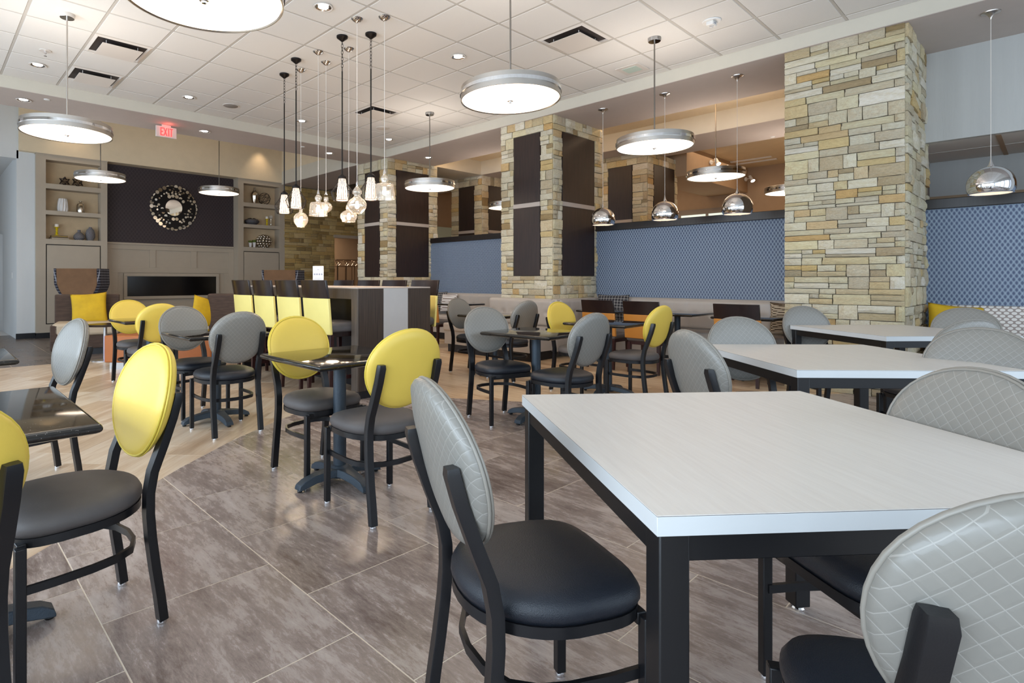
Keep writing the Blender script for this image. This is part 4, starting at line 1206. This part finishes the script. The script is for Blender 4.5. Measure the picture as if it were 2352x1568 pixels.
def drum(x, y, ztop, label, z=2.612, canopy=True):
    global first
    if first: o = DP; first = False
    else: o = dup(DP)
    o.location = (x, y, z); o['label'] = label; o['group'] = 'drum pendants'
    MB().lathe([(.0075,.1),(.0075,ztop-z)], 10).build('rod', 'nickel', o, smooth=True)
    MB().lathe([(.011,.1),(.011,.19),(.008,.2)], 10).build('rod_collar', 'nickel', o, smooth=True)
    if canopy:
        c = MB().lathe([(.066,ztop-z-.04),(.068,ztop-z-.036),(.068,ztop-z)], 28).build('canopy', 'vent_white', o, smooth=True)
        MB().lathe([(0,ztop-z-.042),(.062,ztop-z-.042),(.064,ztop-z-.038)], 28).build('canopy_face', 'chrome', c, smooth=True)
    return o
drum(1.093, 6.614, CZ, 'large silver drum pendant hanging near the exit sign')
drum(1.09, 2.95, CZ, 'largest silver drum pendant cut by the picture top')
drum(3.53, 2.95, CZ, 'large silver drum pendant on a rod in the centre of the tiled ceiling')
drum(5.965, 2.947, CZ, 'silver drum pendant hanging before the chrome dome pendants')
drum(5.988, 6.649, CZ, 'silver drum pendant beside the clustered glass pendants')
drum(2.355, 11.23, 4.75, 'silver drum pendant in front of the left bookcase', 2.92)
drum(4.60, 11.62, 4.75, 'silver drum pendant to the right of the round mirror', 2.955)
drum(8.85, 3.42, 3.98, 'silver drum pendant beyond the soffit, before white spotlights', 2.70)
drum(10.95, 3.0, 3.9, 'silver drum pendant half hidden behind the plain stone pillar', 2.64)
drum(8.9, 7.50, 3.98, 'silver drum pendant half hidden behind the panelled stone pillar', 2.63)

# ------------------------------------------------------------------ chrome dome pendants
def dome_proto():
    t = thing('dome_pendant', 'x', 'pendant lamp')   # origin at the rim
    prof = [(.150,.0)]
    for k in range(1, 15):
        a = R(-26 + 112*k/14); prof.append((.172*math.cos(a), .075+.172*math.sin(a)*1.03))
    outer = prof + [(.012,.252),(.0,.252)]
    MB().lathe(outer, 48, cap=False).build('dome', 'chrome', t, smooth=True, angle=70)
    inner = [(r*.972, z*.975+.001) for r, z in prof]
    MB().lathe(inner, 40, cap=False).build('inner_reflector', 'white_plastic', t, smooth=True, angle=70)
    MB().lathe([(.16,.0),(.15,-.003),(.146,.002)], 40, cap=False).build('rim', 'chrome', t, smooth=True)
    MB().lathe([(.028,.248),(.016,.27),(.008,.30),(.004,.33)], 16).build('neck', 'chrome', t, smooth=True)
    MB().lathe([(0,.02),(.03,.03),(.042,.06),(.03,.10),(.014,.13)], 16).build('bulb', 'bulb_glow', t, smooth=True)
    MB().lathe([(0,.035),(.05,.04),(.10,.06),(.135,.075),(.135,.08),(0,.08)], 28).build('diffuser', 'shade_glow', t, smooth=True)
    MB().lathe([(.0028,.32),(.0028,SZ-1.97)], 6).build('cord', 'vent_white', t)
    h_ = SZ-1.97
    MB().lathe([(.006,h_-.07),(.010,h_-.05),(.030,h_-.025),(.068,h_-.012),(.07,h_-.004)], 24).build('canopy', 'nickel', t, smooth=True)
    return t
DM = dome_proto()
for i, (x, y, l) in enumerate([(7.40, 4.437, 'small chrome dome pendant before the panelled stone pillar'), (7.40, 3.512, 'chrome dome pendant in the middle over the long blue half wall'),
                               (7.40, 2.608, 'chrome dome pendant beside the plain stone pillar, over the long blue half wall'), (7.39, .403, 'large chrome dome pendant over the chain-fabric bench')]):
    o = DM if i == 0 else dup(DM)
    o.location = (x, y, 1.97); o['label'] = l; o['group'] = 'chrome dome pendants above the benches'
    spot((x, y, 2.03), 5, WARM, 110, .6)

# ------------------------------------------------------------------ clustered pendants above the bar
def cord_can(t, z0, mat_c, mat_r, r=.003, chain=False):
    top = CZ - t.location.z
    if chain:
        MB().lathe([(.012,top-.06),(.03,top-.045),(.06,top-.022),(.062,top-.004),(0,top)], 24).build('canopy', mat_c, t, smooth=True)
        ch = MB(); n = 9
        for k in range(n):
            zc = top-.07-.036*k; a = PI/2*(k % 2)
            pts = [(.010*math.cos(q)*math.cos(a), .010*math.cos(q)*math.sin(a), zc+.023*math.sin(q)) for q in [2*PI*i/10 for i in range(10)]]
            ch.tube(pts, .0028, 5, loop=True, up=(math.sin(a), -math.cos(a), 0))
        ch.build('chain', mat_r, t)
        MB().lathe([(.0075,z0),(.0075,top-.07-.036*n+.012)], 8).build('stem', mat_r, t, smooth=True)
    else:
        MB().lathe([(.008,top-.045),(.024,top-.036),(.05,top-.02),(.062,top-.004),(0,top)], 24).build('canopy', mat_c, t, smooth=True)
        MB().lathe([(r,z0),(r,top-.04)], 6).build('cord', mat_r, t, smooth=True)
def cage_pendant(x, y, z, label, s=1.0):
    t = thing('cage_pendant', label, 'pendant lamp', (x, y, z), random.uniform(0, 1), 'black wire cage pendants above the bar')
    # z = bottom of the glass
    MB().lathe([(.062,0),(.063,.004),(.055,.10),(.042,.21),(.036,.245)], 28, cap=False).build('glass_shade', 'shade_glow', t, smooth=True)
    MB().lathe([(.0,.285),(.012,.285),(.03,.27),(.045,.255),(.046,.235),(.036,.232)], 20).build('cap', 'dark_bronze', t, smooth=True)
    cg = MB()
    for k in range(28):
        a = 2*PI*k/28
        pr = [(.044,.24),(.052,.20),(.078,.155),(.115,.10),(.122,.09),(.105,.03),(.09,-.005)]
        cg.tube([(r*math.cos(a), r*math.sin(a), zz) for r, zz in pr], 0.0026, 4, up=(-math.sin(a), math.cos(a), 0))
    cg.tube([(.09*math.cos(q), .09*math.sin(q), -.005) for q in [2*PI*i/28 for i in range(28)]], .003, 5, loop=True)
    cg.build('wire_cage', 'dark_bronze', t)
    MB().lathe([(0,.06),(.02,.07),(.028,.10),(.016,.15),(.012,.2)], 12).build('bulb', 'bulb_glow', t, smooth=True)
    cord_can(t, .28, 'dark_bronze', 'dark_bronze', chain=True)
    return t
cage_pendant(3.478, 6.654, 2.025, 'black wire cage pendant nearest the bookcase with silver ball')
cage_pendant(3.348, 6.111, 2.03, 'black wire cage pendant above the low round glass globe pendant')
cage_pendant(3.407, 5.204, 2.03, 'black wire cage pendant beside the gourd glass pendant')
cage_pendant(3.599, 4.941, 2.03, 'black wire cage pendant beside the tall drum glass pendant')
def glass_pendant(x, y, z, prof, ztop, label, bulb_z):
    t = thing('glass_pendant', label, 'pendant lamp', (x, y, z), 0, 'mercury glass pendants above the bar')
    MB().lathe(prof, 32, cap=False).build('glass_shade', 'mirror_glass', t, smooth=True, angle=60)
    r0 = prof[-1][0]
    MB().lathe([(max(r0,.012),ztop-.06),(.012,ztop-.03),(.004,ztop)], 14).build('socket_cap', 'chrome', t, smooth=True)
    MB().lathe([(0,bulb_z-.03),(.018,bulb_z-.022),(.025,bulb_z),(.018,bulb_z+.02),(.012,bulb_z+.05)], 14).build('bulb', 'bulb_glow', t, smooth=True)
    cord_can(t, ztop-.01, 'chrome', 'vent_white')
    return t
def arcprof(rx, z0, z1, rb, n=10):
    """globe between bottom opening radius rb at z0 and neck"""
    out = []
    zc = (z0+z1)/2; hz = (z1-z0)/2
    for k in range(n+1):
        a = -PI/2*.72 + (PI/2*.72+PI/2*.82)*k/n
        out.append((max(rx*math.cos(a), .012), zc+hz*math.sin(a)))
    return out
glass_pendant(3.56, 6.376, 1.83, [(.045,0)]+arcprof(.092,.0,.19,.05)[1:]+[(.022,.20),(.02,.24)], .30, 'round clear mercury glass globe pendant hanging lowest below the wire cage', .08)
drumprof = [(.106,0),(.106,.006),(.095,.135),(.088,.15),(.03,.158),(.026,.17),(.040,.195),(.040,.215),(.018,.245)]
glass_pendant(3.43, 5.739, 1.91, drumprof, .31, 'flared drum glass pendant beside the little globe pendant', .07)
glass_pendant(3.665, 5.952, 1.985, arcprof(.075,.0,.13,.05)+[(.03,.14),(.028,.18),(.024,.19)], .27, 'little mercury glass globe pendant behind the flared drum glass pendant', .05)
glass_pendant(3.643, 5.429, 1.83, [(.075,0)]+arcprof(.098,-.01,.135,.07)[2:]+[(.034,.15),(.030,.19)], .25, 'squat onion glass pendant below the gourd pendant', .05)
gourd = [(.045,0)]+arcprof(.097,.0,.165,.05)[1:-1]+[(.032,.17),(.030,.185),(.046,.205),(.046,.225),(.03,.25),(.012,.275)]
glass_pendant(3.29, 4.754, 1.84, gourd, .33, 'double gourd mercury glass pendant in the cluster', .075)
glass_pendant(3.473, 4.537, 1.98, drumprof, .31, 'flared drum glass pendant hanging highest at the end of the cluster', .07)
pl = bpy.data.lights.new('cluster_bulb', 'POINT')
pl.energy = 9; pl.color = (1, .78, .55); pl.shadow_soft_size = .08
for (x, y) in ((3.45, 6.3), (3.45, 5.5), (3.45, 4.75)):
    o = bpy.data.objects.new('cluster_bulb', pl); C.objects.link(o); o.location = (x, y, 1.78)

# ------------------------------------------------------------------ ceiling fixtures
def downlight(x, y, z, label, p=26):
    t = thing('recessed_downlight', label, 'downlight', (x, y, z), 0, 'recessed ceiling downlights')
    MB().lathe([(.078,-.003),(.09,-.006),(.092,0),(.078,.004)], 28, cap=False).build('trim_ring', 'vent_white', t, smooth=True)
    MB().lathe([(.078,-.002),(.068,.003),(.05,.004),(0,.0045)], 28, cap=False).build('reflector', 'chrome', t, smooth=True)
    MB().lathe([(0,.0005),(.05,.0005),(.05,.003),(0,.003)], 20).build('lamp_face', 'downlight_glow', t)
    spot((x, y, z-.03), p, (1, .88, .76), 135, 1.0)
zt = CZ - .009
for x, y, l in ((2.9,4.76,'recessed ceiling downlight beside the largest drum pendant'),(4.73,4.75,'recessed ceiling downlight left of the central drum pendant'),(1.08,8.4,'recessed ceiling downlight beside the sprinkler head'),
        (2.89,8.42,'recessed ceiling downlight above the exit sign, beside the grey speaker'),(4.72,8.42,'recessed ceiling downlight behind the black pendant stems'),(6.55,8.42,'recessed ceiling downlight at the corner where the soffits meet')):
    downlight(x, y, zt, l)
for x, y, l in ((1.07,9.57,'soffit downlight above the large drum pendant near the exit sign'),(3.54,9.56,'soffit downlight right of the exit sign'),(5.97,9.57,'soffit downlight behind the clustered pendants'),(7.67,8.56,'soffit downlight behind the drum pendant near the stone pillars'),(7.7,6.45,'soffit downlight at the top of the panelled stone pillar')):
    downlight(x, y, SZ-.010, l, 20)
def diffuser(i, j, label):
    x, y = .782+T*(i+.5), 6.914+T*(j+.5)
    t = thing('air_diffuser', label, 'air vent', (x, y, CZ), 0, 'square ceiling air diffusers')
    s = .295
    MB().loft([[(-s,-s,.002),(s,-s,.002),(s,s,.002),(-s,s,.002)], [(-.262,-.262,-.012),(.262,-.262,-.012),(.262,.262,-.012),(-.262,.262,-.012)],
               [(-.25,-.25,.008),(.25,-.25,.008),(.25,.25,.008),(-.25,.25,.008)]], caps=False).build('frame', 'vent_white', t)
    B(-.251,.251,-.251,.251,.006,.009).build('duct', 'duct_shade', t)  # flat dark plate stands in for the shade inside the opening
    B(-.205,.205,-.205,.205,-.045,-.040).build('plaque', 'vent_white', t, bevel=.003)
    for a in range(4): MB().lathe([(.004,-.042),(.004,.008)], 6).build('hanger', 'vent_white', t, (.16*(-1)**a, .16*(-1)**(a//2), 0))
diffuser(1, 0, 'square ceiling air diffuser beside the drum pendant rod'); diffuser(1, 2, 'square ceiling air diffuser nearest the soffit over the exit sign')
diffuser(7, 0, 'square ceiling air diffuser behind the clustered pendant cords'); diffuser(7, -6, 'square ceiling air diffuser near the fire strobe')
v = tag(B(6.47, 6.77, 3.41, 3.71, CZ-.014, CZ-.004).build('return_grille', 'vent_white', bevel=.003), 'small square grille in the ceiling tile near the soffit', 'air vent')
B(6.53, 6.71, 3.47, 3.65, CZ-.018, CZ-.012).build('grille_face', 'frosted', v)
for x, y, l in ((3.51,8.41,'grey round ceiling speaker near the soffit'), (5.98,7.86,'pale round ceiling speaker near the drum pendant')):
    t = thing('ceiling_speaker', l, 'speaker', (x, y, CZ-.005))
    MB().lathe([(0,-.006),(.10,-.006),(.105,-.003)], 28).build('grille', 'speaker_grey' if x < 5 else 'vent_white', t, smooth=True)
    MB().lathe([(.105,-.004),(.118,-.006),(.12,0)], 28, cap=False).build('rim', 'vent_white', t, smooth=True)
t = thing('sprinkler_head', 'white fire sprinkler head in the ceiling near the pendant', 'sprinkler', (1.08, 7.83, CZ-.005))
MB().lathe([(0,-.004),(.06,-.006),(.062,0)], 24).build('escutcheon', 'vent_white', t, smooth=True)
MB().lathe([(.016,-.003),(.014,-.03),(.006,-.035),(.006,-.055),(.016,-.058),(.016,-.061),(0,-.061)], 12).build('deflector', 'chrome', t, smooth=True)
t = thing('fire_strobe', 'white ceiling fire alarm strobe marked FIRE', 'fire alarm', (6.0, 2.36, CZ-.005), R(0))
MB().lathe([(0,-.012),(.085,-.012),(.09,-.006),(.09,0)], 28).build('base', 'white_plastic', t, smooth=True)
B(-.05,.05,-.035,.035,-.05,-.01).build('strobe_box', 'white_plastic', t, bevel=.006)
MB().lathe([(0,-.068),(.018,-.064),(.024,-.05)], 14).build('lens', 'clear_glass', t, smooth=True)
for x, y, z, l in ((1.31,9.35,SZ,'small white sensor disc in the left soffit'),(5.32,9.45,SZ,'small white sensor disc in the soffit behind the pendant cords'),(11.0,3.3,SZ,'small white sensor disc in the far soffit')):
    tag(MB().lathe([(0,-.012),(.035,-.010),(.04,-.002),(.04,0)], 18).build('ceiling_sensor', 'white_plastic', None, (x, y, z-.002), smooth=True), l, 'sensor')

def text(body, size, depth, mat, name, par, loc, rot, align='CENTER', sx=1.0):
    cu = bpy.data.curves.new(name, 'FONT'); cu.body = body; cu.size = size; cu.extrude = depth; cu.align_x = align; cu.align_y = 'CENTER'
    cu.offset = 0.004*size/.12
    tmp = bpy.data.objects.new(name, cu); C.objects.link(tmp)
    bpy.context.view_layer.update()
    me = bpy.data.meshes.new_from_object(tmp.evaluated_get(bpy.context.evaluated_depsgraph_get()))
    bpy.data.objects.remove(tmp)
    me.materials.clear(); me.materials.append(M[mat])
    o = bpy.data.objects.new(name, me); C.objects.link(o); o.parent = par; o.location = loc; o.rotation_euler = rot; o.scale = (sx, 1, 1)
    return o
# lettering on the strobe body
text('FIRE', .02, .0005, 'print_grey', 'lettering', t, (0, -.0358, -.03), (R(90), 0, 0))
ex = thing('exit_sign', 'red lit EXIT sign hanging from the soffit', 'exit sign', (2.95, 9.62, 3.545), 0)
B(-.158, .158, -.015, .015, -.088, .088).build('housing', 'vent_white', ex, bevel=.006)
B(-.07, .07, -.012, .012, .088, .116).build('mount', 'vent_white', ex)
lt = MB(); lw, lh, st = .046, .128, .0165
def lbar(x0, x1, z0, z1): lt.box(x0, x1, -.019, -.0155, z0, z1)
x_ = -.094
lbar(x_, x_+st, -lh/2, lh/2)
for z_ in (-lh/2, -st/2, lh/2-st): lbar(x_+st, x_+lw-(.006 if z_ == -st/2 else 0), z_, z_+st)
x_ = -.040
for sg in (-1, 1):
    c_ = x_+lw/2
    lt.hexa([(c_-sg*lw/2-st/2,-.019,-lh/2),(c_-sg*lw/2+st/2,-.019,-lh/2),(c_-sg*lw/2+st/2,-.0155,-lh/2),(c_-sg*lw/2-st/2,-.0155,-lh/2),
             (c_+sg*lw/2-st/2,-.019,lh/2),(c_+sg*lw/2+st/2,-.019,lh/2),(c_+sg*lw/2+st/2,-.0155,lh/2),(c_+sg*lw/2-st/2,-.0155,lh/2)])
lbar(.024, .024+st, -lh/2, lh/2)
lbar(.050, .050+lw, lh/2-st, lh/2); lbar(.050+lw/2-st/2, .050+lw/2+st/2, -lh/2, lh/2-st)
lt.build('lettering', 'exit_red', ex)
pe = bpy.data.lights.new('exit_glow', 'POINT'); pe.energy = .35; pe.color = (1, .12, .08); pe.shadow_soft_size = .03
o = bpy.data.objects.new('exit_glow', pe); C.objects.link(o); o.location = (2.95, 9.50, 3.60)
# track spotlights on the far bulkhead
def spotlight(x, y, z, label):
    t = thing('track_spotlight', label, 'spotlight', (x, y, z), R(-12), 'white spotlights in the far room')
    MB().lathe([(0,0),(.05,0),(.05,.02),(0,.02)], 18).build('mount', 'white_plastic', t, (0, 0, 0), rot=(R(90), 0, 0))
    MB().tube([(0,-.02,0),(0,-.12,0),(.0,-.15,-.02)], .008, 8).build('arm', 'white_plastic', t, smooth=True)
    hd = MB().lathe([(.03,.12),(.034,.10),(.034,.0),(.052,-.05),(.048,-.05),(.03,0)], 18).build('head', 'white_plastic', t, (0, -.16, -.03), rot=(R(-35), R(15), 0), smooth=True)
    MB().lathe([(0,-.045),(.046,-.046)], 16).build('lamp_face', 'downlight_glow', hd)
spotlight(12.75, 5.03, 3.72, 'white spotlight on the tan bulkhead, first from the panelled far pillar')
spotlight(13.4, 5.03, 3.66, 'white spotlight on the tan bulkhead, second from the panelled far pillar')
spotlight(14.8, 5.03, 3.60, 'white spotlight on the tan bulkhead, nearest the plain stone pillar')

# ------------------------------------------------------------------ shelf decor
def lathe_obj(nm, label, cat, prof, mat, x, y, z, n=24, group=None):
    return tag(MB().lathe(prof, n).build(nm, mat, None, (x, y, z), smooth=True), label, cat, group)
YS = 13.74
def star(x, z, s, label):
    t = MB(); ph = (1+5**.5)/2
    V = [Vector(p).normalized() for p in [(0,1,ph),(0,-1,ph),(0,1,-ph),(0,-1,-ph),(1,ph,0),(-1,ph,0),(1,-ph,0),(-1,-ph,0),(ph,0,1),(-ph,0,1),(ph,0,-1),(-ph,0,-1)]]
    mid = []
    for i in range(12):
        for j in range(i+1, 12):
            if (V[i]-V[j]).length < 1.1:
                m_ = (V[i]+V[j]).normalized()*.55
                t.tube([V[i]*s, m_*s], .006, 5, up=(.3,.5,.81)); t.tube([V[j]*s, m_*s], .006, 5, up=(.3,.5,.81))
    tag(t.build('star_sculpture', 'wire_dark', None, (x, YS, z+s*.86)), label, 'sculpture')
star(2.226, 3.11, .105, 'brown wire star sculpture alone on the top shelf'); star(2.46, 3.11, .115, 'brown wire star sculpture partly behind the drum pendant')
wv = MB(); n = 24
rings = []
for z_, r_ in ((0,.085),(.08,.092),(.2,.082),(.27,.066)):
    rings.append([((r_+.007*(1 if k % 2 else -1))*math.cos(2*PI*k/n + z_*.8), (r_+.007*(1 if k % 2 else -1))*math.sin(2*PI*k/n + z_*.8), z_) for k in range(n)])
wv.loft(rings); tag(wv.build('fluted_vase', 'white_ceramic', None, (2.195, YS, 2.57)), 'white pleated ceramic vase on the middle shelf', 'vase')
lathe_obj('silver_bottle', 'silver mercury glass bottle beside the white pleated vase', 'bottle', [(0,0),(.07,0),(.074,.02),(.074,.16),(.06,.19),(.025,.205),(.022,.225),(.032,.235),(.032,.245),(0,.245)], 'mercury_glass', 2.51, YS, 2.57)
for k, (dz, w_, m_) in enumerate(((0, .31, 'book_black'), (.04, .29, 'book_gold'))):
    bk = thing('book', ['dark book at the bottom of the two-book stack', 'gold-edged dark book on top of the two-book stack'][k], 'book', (2.13, YS, 1.995+dz), R(6-9*k), 'stacked books under the yellow candle holder')
    B(-w_/2, w_/2, -.095, .095, 0, .006).build('cover', 'book_black', bk); B(-w_/2, w_/2, -.095, .095, .032, .038).build('cover', 'book_black', bk)
    B(-w_/2+.006, w_/2, -.09, .09, .006, .032).build('pages', m_ if k else 'sofa_cream', bk)
def candle(x, z, label, cl, s=1.0):
    c = thing('candle_holder', label, 'candle holder', (x, YS, z))
    MB().lathe([(0,0),(.052,0),(.05,.012),(.026,.022),(.018,.05),(.028,.062),(.018,.075),(.02,.11),(.03,.125),(.018,.14),(.026,.16),(.055,.172),(.055,.18),(0,.18)], 22).build('stem', 'yellow_paint', c, smooth=True)
    lathe_obj('pillar_candle', cl, 'candle', [(0,0),(.037,0),(.037,.055),(.03,.06),(0,.058)], 'candle_wax', x, YS, z+.18)
candle(2.09, 2.073, 'yellow turned candle holder standing on two books', 'white pillar candle on the holder above the books')
candle(6.69, 2.57, 'yellow turned candle holder beside a glass ball finial', 'white pillar candle beside the glass ball finial')
lathe_obj('gourd_vase', 'dark textured gourd vase with short neck', 'vase', [(0,0),(.07,0),(.105,.05),(.1,.10),(.06,.15),(.03,.175),(.028,.21),(.034,.22),(0,.22)], 'vase_herring', 2.485, YS, 1.995)
lathe_obj('oval_vase', 'tall dark oval vase with white herringbone lines', 'vase', [(0,0),(.055,0),(.088,.08),(.09,.15),(.07,.23),(.03,.27),(.028,.29),(0,.29)], 'vase_herring', 2.69, YS, 1.995)
lathe_obj('silver_vase', 'tall silver bottle vase on the top shelf beside the wire ball', 'vase', [(0,0),(.06,0),(.07,.05),(.105,.2),(.1,.26),(.05,.32),(.024,.35),(.024,.40),(.034,.41),(0,.41)], 'mercury_glass', 6.35, YS, 3.11)
wb = MB()
for k in range(9):
    ax = Vector((random.uniform(-1,1), random.uniform(-1,1), random.uniform(-1,1))).normalized(); q = ax.to_track_quat('Z', 'Y')
    wb.tube([tuple(q @ Vector((.15*math.cos(2*PI*i/20), .15*math.sin(2*PI*i/20), .02))) for i in range(20)], .004, 5, loop=True, up=tuple(ax))
tag(wb.build('wire_ball', 'wire_dark', None, (6.62, YS, 3.265)), 'dark wire ball sculpture beside the silver vase', 'sculpture')
bw = thing('woven_bowl', 'dark basket-textured bowl with spheres inside', 'bowl', (6.28, YS, 2.57))
MB().lathe([(0,.0),(.10,0),(.17,.05),(.185,.10),(.15,.135),(.14,.13),(.16,.09),(0,.05)], 26).build('shell', 'vase_dark', bw)
for a in range(5): MB().lathe([(.05*math.sin(PI*i/8), -.05*math.cos(PI*i/8)) for i in range(9)], 12).build('sphere', 'wire_dark', bw, (.075*math.cos(a*1.26), .075*math.sin(a*1.26), .12), smooth=True)
fn = thing('glass_finial', 'clear glass ball finial on a silver stem', 'ornament', (6.80, YS, 2.57))
MB().lathe([(0,0),(.045,0),(.04,.012),(.014,.025),(.02,.06),(.012,.09),(.02,.13),(.012,.17),(.016,.19)], 18).build('stem', 'mercury_glass', fn, smooth=True)
MB().lathe([(.05*math.sin(PI*i/10), .235-.05*math.cos(PI*i/10)) for i in range(11)], 18).build('ball', 'clear_glass', fn, smooth=True)
for k, (x, s_) in enumerate(((6.24, .9), (6.345, 1.0))):
    p_ = thing('potted_plant', ['small green plant in a white tapered pot farther from the silver ball', 'small green plant in a white tapered pot touching the silver ball'][k], 'plant', (x, YS, 1.995), 0, 'little potted plants beside the silver ball')
    MB().lathe([(0,0),(.026,0),(.045,.13*s_),(.038,.13*s_),(.03,.11)], 16).build('pot', 'white_ceramic', p_, smooth=True)
    lf = MB()
    for q in range(16):
        a = q*2.4; l = random.uniform(.05,.09); b = random.uniform(.02,.06)
        c0 = Vector((.02*math.cos(a), .02*math.sin(a), .12*s_)); d = Vector((math.cos(a)*b, math.sin(a)*b, l))
        sd = Vector((-math.sin(a), math.cos(a), 0))*.016
        lf.add([tuple(c0), tuple(c0+d*.6+sd), tuple(c0+d), tuple(c0+d*.6-sd)], [(0,1,2,3)])
    lf.build('leaves', 'leaf_green', p_)
sb = MB()
for i in range(7):
    th_ = PI*(i+.5)/7; m_ = max(3, round(14*math.sin(th_)))
    for k in range(m_):
        a = 2*PI*(k+.5*(i % 2))/m_
        c_ = (.19*math.sin(th_)*math.cos(a), .16*math.sin(th_)*math.sin(a), .165-.15*math.cos(th_))
        sb.lathe([(.034*math.sin(PI*q/6), -.034*math.cos(PI*q/6)) for q in range(7)], 8, c_)
tag(sb.build('silver_ball_sculpture', 'mercury_glass', None, (6.60, YS, 1.995), smooth=True, angle=60), 'silver sculpture of clustered chrome balls on the low shelf', 'sculpture')
